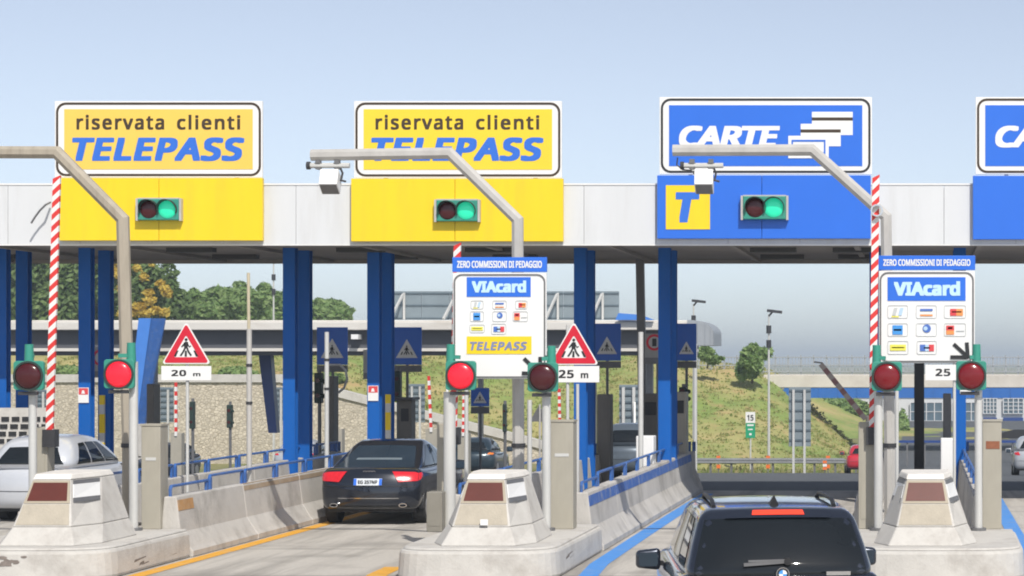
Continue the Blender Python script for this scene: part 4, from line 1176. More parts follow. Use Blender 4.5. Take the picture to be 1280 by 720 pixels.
mb = MB(); mb.hexa([(X(302), Y2+4.6, Z(545)), (X(313), Y2+4.6, Z(545)), (X(313), Y2+5.2, Z(545)), (X(302), Y2+5.2, Z(545))], [(X(288), Y2+4.6, Z(434)), (X(304), Y2+4.6, Z(434)), (X(304), Y2+5.2, Z(434)), (X(288), Y2+5.2, Z(434))])
mb.build("slanted_pillar", navy_blue, t)
for p0, p1 in ((140, 149), (164, 172), (726, 735), (800, 808), (585, 590)):
    mb = MB(); mb.box(X(p0), X(p1), Y2+2.5, Y2+3, gz(Y2), Z(440)); mb.build("pillar", navy_blue if p0 < 200 else mid_metal, t)
mb = MB(); mb.prism([(X(770), Z(400)), (X(818), Z(400)), (X(800), Z(393.5)), (X(774), Z(391.5))][::-1], Y2-.3, Y2+.4); mb.build("blue_crest", light_blue, t)
mb = MB(); mb.box(X(440), X(449), Y2-.2, Y2+.55, Z(424), Z(418)); mb.build("floodlight", board_white, t)

# big sign over the second plaza, seen from behind
Yo = Y2 + 3.5
Xo = lambda p: wx(p, Yo); Zo = lambda p: wz(p, Yo)
t = thing("overhead_sign", "big grey-blue overhead sign seen from behind on the second plaza roof", "sign", (Xo(632), Yo, Zo(400)))
xs = [491, 527, 562, 598, 634, 668, 704, 740, 774]
for a, b in zip(xs, xs[1:]):
    mb = MB(); mb.box(Xo(a+.4), Xo(b-.4), Yo, Yo+.12, Zo(399.5), Zo(364)); mb.build("panel", back_sign, t)
mb = MB()
for yy in (366, 381, 397): mb.box(Xo(491), Xo(774), Yo-.06, Yo-.002, Zo(yy+1.2), Zo(yy))
mb.build("rail_frame", back_frame, t)
for p in (504, 696, 752, 570):
    mb = MB(); mb.bar((Xo(p+2), Yo-.15, Zo(399.5)), (Xo(p+2), Yo-.15, Zo(366)), .1, .1); mb.bar((Xo(p-8), Yo-1.5, Zo(399.5)), (Xo(p+1), Yo-.2, Zo(368)), .1, .1); mb.build("brace", pole_pale, t)

# ------------------------------------------------------------------ stone wall and its backs of signs
YW = 150.0
t = thing("stone_wall", "long beige stone retaining wall with a pale coping, sloping down to the right", "wall", (-50, YW, -3.3))
top = [(-75, 1.75), (-40, 1.75), (-24.6, -2.15), (-23.4, -2.5)]
mb = MB(); mb.prism([(-75, -3.35), (-23.4, -3.35), (-23.4, -2.5), (-24.6, -2.15), (-40, 1.75), (-75, 1.75)], YW, YW+.8); mb.build("masonry", stone, t)
mb = MB()
for (a, za), (b, zb) in zip(top, top[1:]): mb.hexa([(a, YW-.15, za+.01), (b, YW-.15, zb+.01), (b, YW+.95, zb+.01), (a, YW+.95, za+.01)], [(a, YW-.15, za+.5), (b, YW-.15, zb+.5), (b, YW+.95, zb+.5), (a, YW+.95, za+.5)])
mb.build("coping", concrete_pale, t)

def sign_back(label, x0, x1, y0, y1, Y, legs=True, brace=False):
    X = lambda p: wx(p, Y); Z = lambda p: wz(p, Y)
    t = thing("road_sign", label, "road sign", (X((x0+x1)/2), Y, gz(Y)), "grey-blue road signs seen from behind")
    mb = MB(); mb.box(X(x0), X(x1), Y, Y+.05, Z(y1), Z(y0)); mb.build("plate", back_sign, t)
    for k in range(6):
        yy = y0 + (y1-y0)*(k+.25)/6
        mb = MB(); mb.box(X(x0), X(x1), Y-.06, Y-.002, Z(yy+2.2), Z(yy)); mb.build("stiffener", back_frame, t)
    for f_ in (.22, .72):
        xx = X(x0+(x1-x0)*f_)
        mb = MB(); mb.box(xx-.06, xx+.06, Y-.16, Y-.062, gz(Y), Z(y0+3)); mb.build("post", pole_pale if legs else back_frame, t)
    if brace:
        mb = MB(); mb.bar((X(x1-2), Y-1.2, gz(Y)), (X(x1-6), Y-.2, Z(y0+22)), .08, .08); mb.build("brace", pole_pale if legs else back_frame, t)
sign_back("grey-blue sign back on two posts before the grassy bank, near the number 15 sign", 986, 1013.5, 484, 558, 128, True)
sign_back("grey-blue sign back against the stone wall by the slanted blue pillar", 195, 217, 484, 528, 140, True)
sign_back("grey-blue sign back against the stone wall left of the lit blue column", 339, 357, 484, 526, 140, True)
sign_back("grey-blue sign back on the slope between the dark sedan and lit red signal", 511, 531, 480, 528, 140, True)
sign_back("grey-blue sign back with diagonal braces beside the white pole at the rear canopy", 774, 800, 481, 535, 100, True, True)
sign_back("grey-blue sign back beside the white hatchback's raised boom", 42, 60, 487, 520, 140, True)

# pierced wall at the far left
Yp = 51.3
X = lambda p: wx(p, Yp); Z = lambda p: wz(p, Yp)
t = thing("pierced_wall", "beige wall of dark square openings behind the white hatchback", "wall", (X(10), Yp, gz(Yp)))
mb = MB(); mb.box(X(-90), X(61), Yp, Yp+.3, gz(Yp)-.1, Z(510)); mb.build("wall_face", concrete_pale, t)
for r_ in range(4):
    for c_ in range(-7, 5):
        a = 2 + c_*13 - r_*2.0; b = 521 + r_*9.2
        mb = MB(); mb.box(X(a), X(a+9.5), Yp-.02, Yp-.002, Z(b+5.8), Z(b)); mb.build("opening", plastic_black, t)

# ------------------------------------------------------------------ bridge, warehouse, far road furniture on the right
Yb = 168.0
X = lambda p: wx(p, Yb); Z = lambda p: wz(p, Yb)
t = thing("bridge", "road bridge with a white deck edge and blue girder at the right", "bridge", (X(1200), Yb, -3.3))
mb = MB(); mb.box(X(932), X(1950), Yb, Yb+9, Z(484.5), Z(468.5)); mb.build("deck", bridge_white, t, bevel=.04)
mb = MB(); mb.box(X(956), X(1950), Yb+.05, Yb+.35, Z(497.5), Z(484.7)); mb.box(X(956), X(1950), Yb+7.5, Yb+7.8, Z(497.5), Z(484.7)); mb.build("girder", bridge_blue, t)
mb = MB()
for p in range(975, 1950, 24): mb.box(X(p), X(p+1.5), Yb+.0, Yb+.049, Z(497), Z(485))
mb.build("stiffener", bridge_blue, t)
mb = MB(); mb.box(X(1900), X(1950), Yb, Yb+9, -3.4, Z(497.8)); mb.build("abutment", concrete, t)
f_ = MB()
for p in range(872, 1950, 16): f_.box(X(p), X(p+1.6), Yb+.1, Yb+.2, Z(468.3 if p > 932 else 476), Z(444))
for yy in (446, 456, 464): f_.box(X(872), X(1950), Yb+.05, Yb+.1, Z(yy+1.3), Z(yy))
f_.build("parapet_fence", M("fence_metal", (.40,.42,.44), .5, metal=.4), t)
net = MB()
for p in range(874, 1950, 4): net.box(X(p), X(p+.5), Yb+.12, Yb+.15, Z(467), Z(446))
net.build("fence_wire", M("wire_metal", (.50,.52,.54), .5, metal=.4), t)

Yg = 255.0
X = lambda p: wx(p, Yg); Z = lambda p: wz(p, Yg)
t = thing("warehouse", "pale grey warehouse with tall grid windows under the bridge", "building", (X(1200), Yg, -3.3))
mb = MB(); mb.box(X(1062), X(1700), Yg, Yg+30, -3.4, Z(492)); mb.build("wall", warehouse_wall, t)
for (a, b, c, d) in ((1138, 503, 1178, 549), (1190, 503, 1222, 549), (1229, 498, 1246, 517), (1254, 498, 1279, 517), (1288, 498, 1313, 517)):
    mb = MB(); mb.box(X(a), X(c), Yg-.25, Yg-.01, Z(d), Z(b)); wdw = mb.build("window", window_glass, t)
    fr = MB()
    for k in range(5):
        xx = X(a+(c-a)*k/4); fr.box(xx-.05, xx+.05, Yg-.36, Yg-.255, Z(d), Z(b))
    for k in range(5):
        zz = Z(b+(d-b)*k/4); fr.box(X(a), X(c), Yg-.33, Yg-.252, zz-.035, zz+.035)
    fr.build("frame", warehouse_wall, wdw)
for (a, b, c, d) in ((1229, 522, 1246, 526), (1254, 522, 1279, 526)):
    mb = MB(); mb.box(X(a), X(c), Yg-.2, Yg-.01, Z(d), Z(b)); mb.build("vent_band", navy_blue, t)
mb = MB(); mb.prism([(X(1060), Z(492)), (X(1702), Z(492)), (X(1702), Z(489)), (X(1060), Z(489))], Yg-.5, Yg+30.4); mb.build("roof", corrugated, t)

# arch of the underpass beyond
mb = MB(); pts = []
Yq = 150
mb2 = MB()
mb2.prism([(wx(1246, Yq), wz(548, Yq)), (wx(1252, Yq), wz(541, Yq)), (wx(1268, Yq), wz(537, Yq)), (wx(1300, Yq), wz(537, Yq)), (wx(1300, Yq), wz(548, Yq))], Yq, Yq+.3)
tag(mb2.build("dark_awning", plastic_black), "low dark awning beyond the silver hatchback under the bridge", "awning")

# guard rail
Yr = 133.0
t = thing("guard_rail", "galvanised guard rail along the far edge of the road below the grassy bank", "guard rail", (wx(980, Yr), Yr, gz(Yr)))
mb = MB(); zt = gz(Yr)
prof = [(0,.46), (-.05,.50), (-.05,.55), (0,.60), (-.05,.65), (-.05,.70), (0,.74), (.02,.74), (.02,.46)]
for xx in (wx(700, Yr), wx(1085, Yr)): mb.v += [Vector((xx, Yr+a*1.5, zt+z*1.1)) for a, z in prof]
n = len(prof)
for i in range(n): mb.face([i, (i+1) % n, n+(i+1) % n, n+i])
mb.build("rail_beam", galvanised, t)
for p in range(706, 1085, 26):
    mb = MB(); mb.box(wx(p, Yr)-.06, wx(p, Yr)+.06, Yr+.06, Yr+.18, zt, zt+.78); mb.build("post", mid_metal, t)
def marker(label, px, Y=131.5, h=.95):
    x = wx(px, Y); z = gz(Y)
    t = thing("delineator", label, "marker", (x, Y, z), "orange markers along the guard rail")
    for k in range(3):
        mb = MB(); mb.box(x-.11, x+.11, Y, Y+.06, z+h*.25+k*h*.25, z+h*.25+(k+.8)*h*.25); mb.build("reflector", orange_plastic if k % 2 == 0 else board_white, t)
    mb = MB(); mb.box(x-.03, x+.03, Y+.065, Y+.1, z, z+h); mb.build("post", mid_metal, t)
marker("orange marker beside the barrier's end, nearest the rounded concrete tip", 898, 134.5, 1.0)
marker("orange and white marker at the foot of the lamp post", 960, 134.5, 1.0)
marker("orange marker right of the grey-blue sign back, near the red car", 1035, 134.5, 1.0)
marker("low orange marker at the rail's end beside the red car", 1031, 131, .7)

# number 15 sign
Yn = 138
X = lambda p: wx(p, Yn); Z = lambda p: wz(p, Yn)
t = thing("distance_sign", "small white and green sign with number 15 on the grassy bank", "road sign", (X(938), Yn, gz(Yn)))
mb = MB(); mb.box(X(932), X(944), Yn, Yn+.04, Z(528.5), Z(515)); mb.build("white_plate", board_white, t)
mb = MB(); mb.box(X(932), X(944), Yn, Yn+.04, Z(547.5), Z(529)); gp = mb.build("green_plate", sign_green, t)
text_part("15", X(934), Z(526), X(942), Z(518.5), Yn-.01, black_paint, t, bold=.03)
mb = MB(); mb.box(X(934), X(942), Yn-.012, Yn-.002, Z(532.5), Z(530.5)); mb.box(X(935), X(941), Yn-.012, Yn-.002, Z(537.5), Z(536)); mb.box(X(936.5), X(939.5), Yn-.012, Yn-.002, Z(544), Z(541.5)); mb.build("white_marks", board_white, gp)
mb = MB(); mb.tube([(X(938), Yn+.08, gz(Yn)), (X(938), Yn+.08, Z(518))], .05, 8); mb.build("pole", pole_pale, t)

def lamp_post(label, px, ytop, ybase, Y, head=1):
    x = wx(px, Y); zb = wz(ybase, Y); zt = wz(ytop, Y)
    t = thing("street_lamp", label, "street lamp", (x, Y, zb), "tall street lamps")
    mb = MB(); mb.tube([(x, Y, zb), (x, Y, zt)], [.085, .05], 8); mb.build("pole", pole_pale, t, smooth=True)
    mb = MB(); mb.bar((x, Y, zt-.1), (x+head*.3, Y, zt+.25), .12, .1); mb.bar((x-head*.1, Y, zt+.22), (x+head*.75, Y, zt+.12), .3, .16); mb.build("lamp_head", dark_metal, t)
    for k in (1, 2):
        z = zt - k*.85*Y/140
        mb = MB(); mb.tube([(x, Y, z-.25), (x, Y, z+.2)], .15, 8); mb.build("clamp_box", dark_metal, t)
lamp_post("street lamp before the bridge, an orange marker at its foot", 961, 393, 572, 136)
lamp_post("street lamp rising behind the rounded end of the rear roof", 867, 380, 560, 150)
lamp_post("street lamp beside the tree-topped left end of the rear roof", 342, 328, 440, 180)

# ------------------------------------------------------------------ trees
def leaf_mb(rng, blobs, n, size):
    mb = MB(); wts = [b[3]*b[4]*b[5] for b in blobs]; tot = sum(wts)
    for b, w in zip(blobs, wts):
        for _ in range(int(n*w/tot)):
            while True:
                p = Vector((rng.uniform(-1,1), rng.uniform(-1,1), rng.uniform(-1,1)))
                if .25 < p.length < 1: break
            p = p.normalized() * (p.length**.45) * rng.uniform(.86, 1.06)
            c = Vector((b[0]+p.x*b[3], b[1]+p.y*b[4], b[2]+p.z*b[5]))
            s = size*rng.uniform(.55, 1.3)
            d = Vector((rng.uniform(-1,1), rng.uniform(-1,1), rng.uniform(-.6,.6))).normalized()
            nrm = (p*.8 + Vector((rng.uniform(-1,1), rng.uniform(-1,1), rng.uniform(-.3,1)))).normalized()
            a = d.cross(nrm)
            if a.length < .1: continue
            a = a.normalized()*s*.5; e = nrm.cross(a).normalized()*s
            mb.add([c-e, c+a*.9-e*.1, c+e, c-a*.9-e*.1], [(0,1,2,3)])
    return mb
def tree(label, px, ybase, Y, blobs_px, n, size, mat, group, extra=None, seed=1, trunk_r=.22, name="tree"):
    """blobs_px: (px, py, half width px, half height px) ellipsoids"""
    rng = random.Random(seed)
    x, zb = wx(px, Y), wz(ybase, Y); k = Y/F
    t = thing(name, label, "tree" if name != "bush" else "bush", (x, Y, zb), group)
    size *= .72; n = int(n*1.75)
    blobs = []
    for bx, by, rx, rz in blobs_px:
        base = (wx(bx, Y), Y + rng.uniform(-1.5, 1.5), wz(by, Y), rx*k, max(rx, rz)*k*.9, rz*k)
        blobs.append(base)
        for _ in range(9):       # smaller clumps breaking up the outline
            a = rng.uniform(0, 2*math.pi); q = rng.uniform(.6, 1.08)
            blobs.append((base[0]+base[3]*q*math.cos(a), base[1]+rng.uniform(-1, 1)*base[4]*.8, base[2]+base[5]*q*math.sin(a), base[3]*rng.uniform(.25,.42), base[4]*.35, base[5]*rng.uniform(.25,.42)))
    leaf_mb(rng, blobs, n, size).build("crown", mat, t, recalc=False)
    if extra:
        bl2 = [(wx(bx, Y), Y-2.6, wz(by, Y), rx*k, rx*k*.9, rz*k) for bx, by, rx, rz in extra[0]]
        leaf_mb(rng, bl2, extra[1], size*.9).build("blossom", extra[2], t, recalc=False)
    mb = MB(); ztop = blobs[0][2]
    mb.tube([(x, Y, zb-.3), (x+.1, Y, zb+(ztop-zb)*.5), (x-.1, Y, ztop)], [trunk_r, trunk_r*.75, trunk_r*.35], 8)
    mb.build("trunk", bark, t, smooth=True)
    for b in blobs[10::10] if len(blobs) > 10 else []:
        mb = MB(); mb.tube([(x, Y, zb+(ztop-zb)*.4), (b[0], b[1], b[2])], [trunk_r*.45, trunk_r*.12], 6); mb.build("limb", bark, t)
TG = "trees behind the second plaza"
tree("dark green tree above the left columns, mostly behind the raised boom", 40, 425, 182, [(30, 368, 48, 44), (-20, 350, 50, 60), (70, 388, 40, 26)], 6500, .42, leaf_dark, TG, seed=2)
tree("dark green tree between the left column pair and the beige gantry post", 112, 425, 184, [(105, 360, 42, 46), (140, 385, 30, 30), (80, 345, 40, 40)], 6000, .42, leaf_dark, TG, seed=3)
tree("tree with yellow-orange blossom right of the beige gantry post", 180, 425, 180, [(178, 362, 34, 42), (205, 378, 26, 26), (150, 345, 34, 36)], 6000, .4, leaf_dark, TG, seed=4,
     extra=([(bx_, by_, br_, br_*.7) for bx_, by_, br_ in [(random.Random(q).uniform(150, 226), random.Random(q+99).uniform(328, 396), random.Random(q+7).uniform(4, 8)) for q in range(30)] if (bx_-182)**2/46**2 + (by_-366)**2/44**2 < 1], 1900, leaf_blossom))
for i, (px, w, h, lab) in enumerate(((242, 24, 20, "low mid green tree just right of the blossoming tree"), (272, 26, 23, "mid green tree above the 20 m triangle, its crown lowest in the row"), (303, 26, 24, "mid green tree behind the thin pole with the yellowish rod"), (335, 24, 22, "mid green tree around the lamp post left of the paired blue columns"),
                                     (366, 26, 20, "mid green tree behind the paired blue columns"), (408, 24, 15, "small mid green tree right of the paired blue columns"))):
    tree(lab, px, 425, 195+3*i, [(px, 400-h*.75, w, h), (px+8, 403-h*.4, w*.9, h*.7)], 3600, .42, leaf_mid, TG, seed=10+i)
BG = "bushes on the grassy bank"
tree("leafy bush at the bridge end beside the street lamp", 940, 474, 164, [(941, 448, 14, 14), (936, 462, 13, 11), (957, 441, 9, 6)], 1800, .34, leaf_mid, BG, seed=31, trunk_r=.08, name="bush")
tree("small bush on the bank's crest near the rounded rear roof end", 884, 455, 164, [(882, 441, 9, 8), (893, 449, 9, 5)], 700, .3, leaf_mid, BG, seed=32, trunk_r=.06, name="bush")
for i, (px, py, w, h, lab) in enumerate(((1036, 505, 26, 9, "dark green bush under the bridge beyond the drain path"), (1064, 511, 24, 12, "dark green bush under the bridge behind the half-raised boom"), (1127, 536, 8, 20, "rounded green bush before the warehouse, left of the thick black post"))):
    tree(lab, px, py+h, 215, [(px, py, w, h)], 1500, .4, leaf_mid, BG, seed=40+i, trunk_r=.08, name="bush")
for i, (px, py, w, h, lab) in enumerate(((412, 473, 16, 6, "low bush on top of the stone wall behind the crossing sign"), (300, 466, 22, 8, "low bush on the stone wall above the 20 m plate's right side"), (75, 466, 24, 9, "low bush above the stone wall behind the raised boom"))):
    tree(lab, px, py+h, 156, [(px, py, w, h)], 800, .3, leaf_mid, BG, seed=50+i, trunk_r=.06, name="bush")

# fence along the top of the slope
Yf = 172
t = thing("wire_fence", "thin grey fence along the crest behind the stone wall", "fence", (wx(300, Yf), Yf, 3.5))
for p in range(-30, 640, 17):
    mb = MB(); mb.box(wx(p, Yf), wx(p+1.1, Yf), Yf, Yf+.06, 2.6, wz(411, Yf)); mb.build("post", pole_pale, t)
mb = MB()
for yy in (413, 425): mb.box(wx(-30, Yf), wx(640, Yf), Yf-.03, Yf-.005, wz(yy+.5, Yf), wz(yy, Yf))
mb.build("wire", galvanised, t)

# tufts of grass over the slopes
rng = random.Random(77)
mb = MB()
def tuft(x, y, z, h):
    for _ in range(5):
        a = rng.uniform(0, math.pi); s = Vector((math.cos(a), math.sin(a), 0))*rng.uniform(.05, .14)
        l = Vector((rng.uniform(-.25,.25), rng.uniform(-.3,.1), 1))*h*rng.uniform(.6, 1.2)
        c = Vector((x+rng.uniform(-.3,.3), y+rng.uniform(-.3,.3), z-.05))
        mb.add([c-s, c+s, c+l*.9+s*.25, c+l], [(0,1,2,3)])
for _ in range(9000):
    u, v = rng.uniform(.22, 1), rng.random()**1.1
    p = hill_pt(u, v); tuft(p[0], p[1], p[2], rng.uniform(.06, .19))
for _ in range(500):
    x = rng.uniform(-22, -3); y = rng.uniform(134, 150); tuft(x, y, gz(y), rng.uniform(.1, .3))
tag(mb.build("grass", blade_leaf, recalc=False), "dry and green grass tufts over the bank", "grass", kind="stuff")

# ------------------------------------------------------------------ vehicles
def rbox(h, r, faces, nx, deform, off=0.0, uvr=None):
    """points of a rounded box of half sizes h, edge radius r; faces: which of '+x -x +y -y +z -z'; uvr limits (u0,u1,v0,v1) in -1..1"""
    mb = MB(); mb.smooth = True
    ax = {'x': 0, 'y': 1, 'z': 2}
    for fc in faces:
        k = ax[fc[1]]; sg = 1 if fc[0] == '+' else -1
        i, j = [q for q in range(3) if q != k]
        def ticks(q):
            a = h[q]; e = [-a + r*t for t in (0, .12, .3, .6, 1)]
            m = max(2, int(nx*(a-r)/max(h)))
            mid = [-a+r + 2*(a-r)*t/m for t in range(1, m)]
            return e + mid + [-t for t in e[::-1]]
        ti, tj = ticks(i), ticks(j)
        o = len(mb.v)
        for a in ti:
            for b in tj:
                p = [0, 0, 0]; p[k] = sg*h[k]; p[i] = a; p[j] = b
                mb.v.append(project(p, h, r, off, deform))
        n = len(tj)
        for a in range(len(ti)-1):
            for b in range(n-1):
                mb.face([o+a*n+b, o+(a+1)*n+b, o+(a+1)*n+b+1, o+a*n+b+1])
    return mb
def project(p, h, r, off, deform):
    P = Vector(p); I = Vector([max(-(h[q]-r), min(h[q]-r, P[q])) for q in range(3)])
    d = P - I
    d = d.normalized() if d.length > 1e-6 else Vector((0,0,0))
    return deform(I + d*(r+off))
def patch(corners, fixed, h, r, off, deform, n=8, m=8):
    """a panel lying on one face of the rounded box: corners (a,b) anticlockwise in the face's two axes, fixed=(axis, side)"""
    mb = MB(); mb.smooth = True
    k, sg = fixed; i, j = [q for q in range(3) if q != k]
    A, B, C, D = [Vector((c[0], c[1])) for c in corners]
    for u in range(n+1):
        for v in range(m+1):
            s, t = u/n, v/m
            q = (A*(1-s)+B*s)*(1-t) + (D*(1-s)+C*s)*t
            p = [0,0,0]; p[k] = sg*h[k]; p[i] = q.x; p[j] = q.y
            mb.v.append(project(p, h, r, off, deform))
    for u in range(n):
        for v in range(m):
            a = u*(m+1)+v; mb.face([a, a+m+1, a+m+2, a+1])
    return mb
def weld(o, dist=.0015):
    bm = bmesh.new(); bm.from_mesh(o.data); bmesh.ops.remove_doubles(bm, verts=bm.verts, dist=dist); bmesh.ops.recalc_face_normals(bm, faces=bm.faces); bm.to_mesh(o.data); bm.free()

def car(label, cat, x, y, yaw, paint, P, group="vehicles passing through the toll plaza", name="car"):
    z = gz(y)
    t = thing(name, label, cat, (x, y, z), group, rz=math.radians(yaw))
    if y > 62: t.rotation_euler.x = -math.atan(.0437)
    ORG[t.name] = Vector((0,0,0))
    L, W, H, g, belt = P["L"], P["W"], P["H"], P.get("g", .22), P["belt"]
    hw, hl, hh = W/2, L/2, (belt-g)/2
    lean, hood0, drop = P.get("lean", .12), P.get("hood0", .68), P.get("drop", .22)
    h1 = (hw, hl, hh); r1 = P.get("r1", .13)
    def dl(p):
        px, py, pz = p.x, p.y+hl, p.z+hh
        ty = py/L; u = px/hw; zz = pz/(belt-g)
        e0 = max(0, 1-ty/.16); e1 = max(0, (ty-.82)/.18)
        py += .20*e0*u*u - .38*e1*u*u + e0*(lean*max(0, zz-.45)**2*3 + .10*max(0, .35-zz))
        px *= 1 - .07*e1 - .03*e0 - .035*(1-zz)**2 - .05*max(0, zz-.6)**1.5
        if ty > hood0: pz -= drop*((ty-hood0)/(1-hood0))**1.6*zz
        pz += P.get("deck", 0)*e0*zz*(1-u*u*.6)
        return Vector((px, py, pz+g))
    b = rbox(h1, r1, ['+x','-x','+y','-y','+z','-z'], 22, dl).build("body", paint, t, local=True)
    weld(b)
    # cabin
    wb, wt, yb0, yt0, yt1, yb1 = P["cab"]
    zc0 = belt - .06; hc = (H - zc0)/2
    h2 = (wb, P.get("cl", 1.0), hc); r2 = P.get("r2", .10)
    cr = P.get("crown", .05)
    def dc(p):
        s = (p.z+hc)/(2*hc); tt = (p.y+h2[1])/(2*h2[1]); u = p.x/wb
        k = max(0.0, min(1.0, s))
        y0 = yb0 + (yt0-yb0)*(k**P.get("rk", 1.0)); y1 = yb1 + (yt1-yb1)*(k**P.get("fk", 1.0))
        yy = y0 + (y1-y0)*tt
        yy += .10*u*u*(1-2*tt)*(1-.3*k) if tt < .5 else -.14*u*u*(2*tt-1)
        xx = p.x*(1 + (wt/wb-1)*k**1.25)*(1-.06*max(0, tt-.6)-.05*max(0, .35-tt))
        zz = zc0 + s*2*hc + k*(cr*(1-u*u)*.6 + cr*(1-(2*tt-1)**2) - cr)
        return Vector((xx, yy, zz))
    c = rbox(h2, r2, ['+x','-x','+y','-y','+z','-z'], 14, dc).build("cabin", paint, t, local=True)
    weld(c)
    cl = h2[1]
    def q(a, b): return a*wb, -hc + b*2*hc
    o = .006
    rw = P.get("rw", (.84, .13, .76, .86))       # half widths below/above, heights
    cs = [(-rw[0]*wb, -hc+rw[1]*2*hc), (rw[0]*wb, -hc+rw[1]*2*hc), (rw[2]*wb, -hc+rw[3]*2*hc), (-rw[2]*wb, -hc+rw[3]*2*hc)]
    patch(cs, (1, -1), h2, r2, o, dc, 12, 8).build("rear_window", P.get("glass", glass_dark), t, local=True)
    patch([(-.86*wb, -hc+.12*2*hc), (.86*wb, -hc+.12*2*hc), (.80*wb, -hc+.9*2*hc), (-.80*wb, -hc+.9*2*hc)], (1, 1), h2, r2, o, dc, 12, 8).build("windscreen", glass_dark, t, local=True)
    for sg in (-1, 1):
        for (a0, a1, b0, b1) in P.get("sw", ((-.62, .02, -.50, .02), (.07, .80, .07, .50))):
            # (y, z) corners on the side of the cabin
            cs = [(a0*cl, -hc+.17*2*hc), (a1*cl, -hc+.17*2*hc), (b1*cl, -hc+.84*2*hc), (b0*cl, -hc+.84*2*hc)]
            patch(cs, (0, sg), h2, r2, o, dc, 8, 8).build("side_window", P.get("glass", glass_dark), t, local=True)
    # tail lamps wrap round the rear corners
    za, zb_ = P["lamp"][:2]
    for sg in (-1, 1):
        inn, inn2 = P["lamp"][2:4]
        cs = [(sg*inn*hw, za-g-hh), (sg*.995*hw, za-g-hh+P["lamp"][4]), (sg*.995*hw, zb_-g-hh), (sg*inn2*hw, zb_-g-hh)]
        lp = patch(cs, (1, -1), h1, r1, .008, dl, 10, 6).build("tail_lamp", P.get("lampmat", lamp_red), t, local=True)
        cs = [(-hl+.01, za-g-hh+P["lamp"][4]), (-hl+P["lamp"][5], zb_-g-hh-.05), (-hl+P["lamp"][5]*.7, zb_-g-hh), (-hl+.01, zb_-g-hh)]
        patch(cs, (0, sg), h1, r1, .008, dl, 6, 6).build("lamp_wrap", P.get("lampmat", lamp_red), lp, local=True)
    # bumper insert, seam lines
    if "bump" in P:
        z0, z1 = P["bump"]
        cs = [(-.80*hw, z0-g-hh), (.80*hw, z0-g-hh), (.86*hw, z1-g-hh), (-.86*hw, z1-g-hh)]
        patch(cs, (1, -1), h1, r1, .005, dl, 12, 4).build("bumper_insert", plastic_black, t, local=True)
    for z_ in P.get("seams", ()):
        cs = [(-.93*hw, z_-g-hh), (.93*hw, z_-g-hh), (.93*hw, z_+.012-g-hh), (-.93*hw, z_+.012-g-hh)]
        patch(cs, (1, -1), h1, r1, .003, dl, 12, 1).build("seam", black_paint, t, local=True)
    # wheels and arches
    wr = P.get("wr", .34); wy = P.get("wy", (.88, L-.95))
    for wy_ in wy:
        for sg in (-1, 1):
            mb = MB(); n = 24; xo = sg*(hw-.015)
            mb.v.append(Vector((xo+sg*.0, wy_, wr)))
            for i in range(n+1):
                a = math.pi*i/n*1.12 - .19
                mb.v.append(Vector((xo, wy_+(wr+.055)*math.cos(a), max(g, wr+(wr+.055)*math.sin(a)))))
            for i in range(n): mb.face([0, i+1, i+2])
            mb.v += [v - Vector((sg*.25, 0, 0)) for v in mb.v[:n+2]]
            for i in range(n): mb.face([i+1, i+2, n+4+i, n+3+i])
            mb.build("wheel_arch", plastic_black, t, local=True, recalc=False)
            wmb = MB(); w0 = sg*(hw-.02); w1 = sg*(hw-.26)
            wmb.tube([(w1, wy_, wr), (w1+sg*.02, wy_, wr), (w0-sg*.03, wy_, wr), (w0, wy_, wr)], [wr*.93, wr, wr, wr*.95], 28)
            wh = wmb.build("wheel", rubber, t, local=True, smooth=True)
            mb = MB(); mb.tube([(w0-sg*.01, wy_, wr), (w0+sg*.012, wy_, wr)], [wr*.66, wr*.62], 20); mb.build("rim", rim_metal, wh, local=True)
    mb = MB(); mb.box(-hw*.86, hw*.86, .35, L-.4, g-.06, g+.02); mb.build("underbody", plastic_black, t, local=True)
    # door mirrors
    if P.get("mirror"):
        my, mz = P["mirror"]
        for sg in (-1, 1):
            m0 = rbox((.125, .06, .10), .045, ['+x','-x','+y','-y','+z','-z'], 5, lambda p: Vector((p.x+sg*(hw+.13), p.y+my+abs(p.x)*0, p.z*(1-.12*p.x*sg/.12)+mz))).build("door_mirror", P.get("mirmat", paint), t, local=True); weld(m0)
            mb = MB(); mb.bar((sg*(hw-.12), my+.05, mz-.05), (sg*(hw+.06), my+.02, mz-.04), .05, .05); mb.build("mirror_arm", plastic_black, m0, local=True)
            mb = MB(); mb.prism(rrect(sg*(hw+.13)-.095, mz-.07, sg*(hw+.13)+.095, mz+.07, .03), my-.066, my-.060); mb.build("mirror_glass", glass_blue, m0, local=True)
    return t, dl, dc, h1, r1, h2, r2, hh, hc, g

paint_navy = M("paint_navy", (.010,.014,.024), .22, metal=.25, var=.05, coat=1.0)
paint_slate = M("paint_slate", (.024,.031,.050), .26, metal=.45, var=.05, coat=1.0)
paint_silver = M("paint_silver", (.52,.54,.57), .3, metal=.25, var=.03, coat=1.0)
paint_white = M("paint_white", (.56,.58,.62), .3, metal=.1, var=.03, coat=1.0)
paint_grey = M("paint_grey", (.13,.16,.19), .35, metal=.4, var=.05, coat=1.0)
paint_red = M("paint_red", (.55,.02,.04), .3, var=.05, coat=1.0)
plate_white = M("plate_white", (.68,.72,.76), .4, var=.06, scale=20)

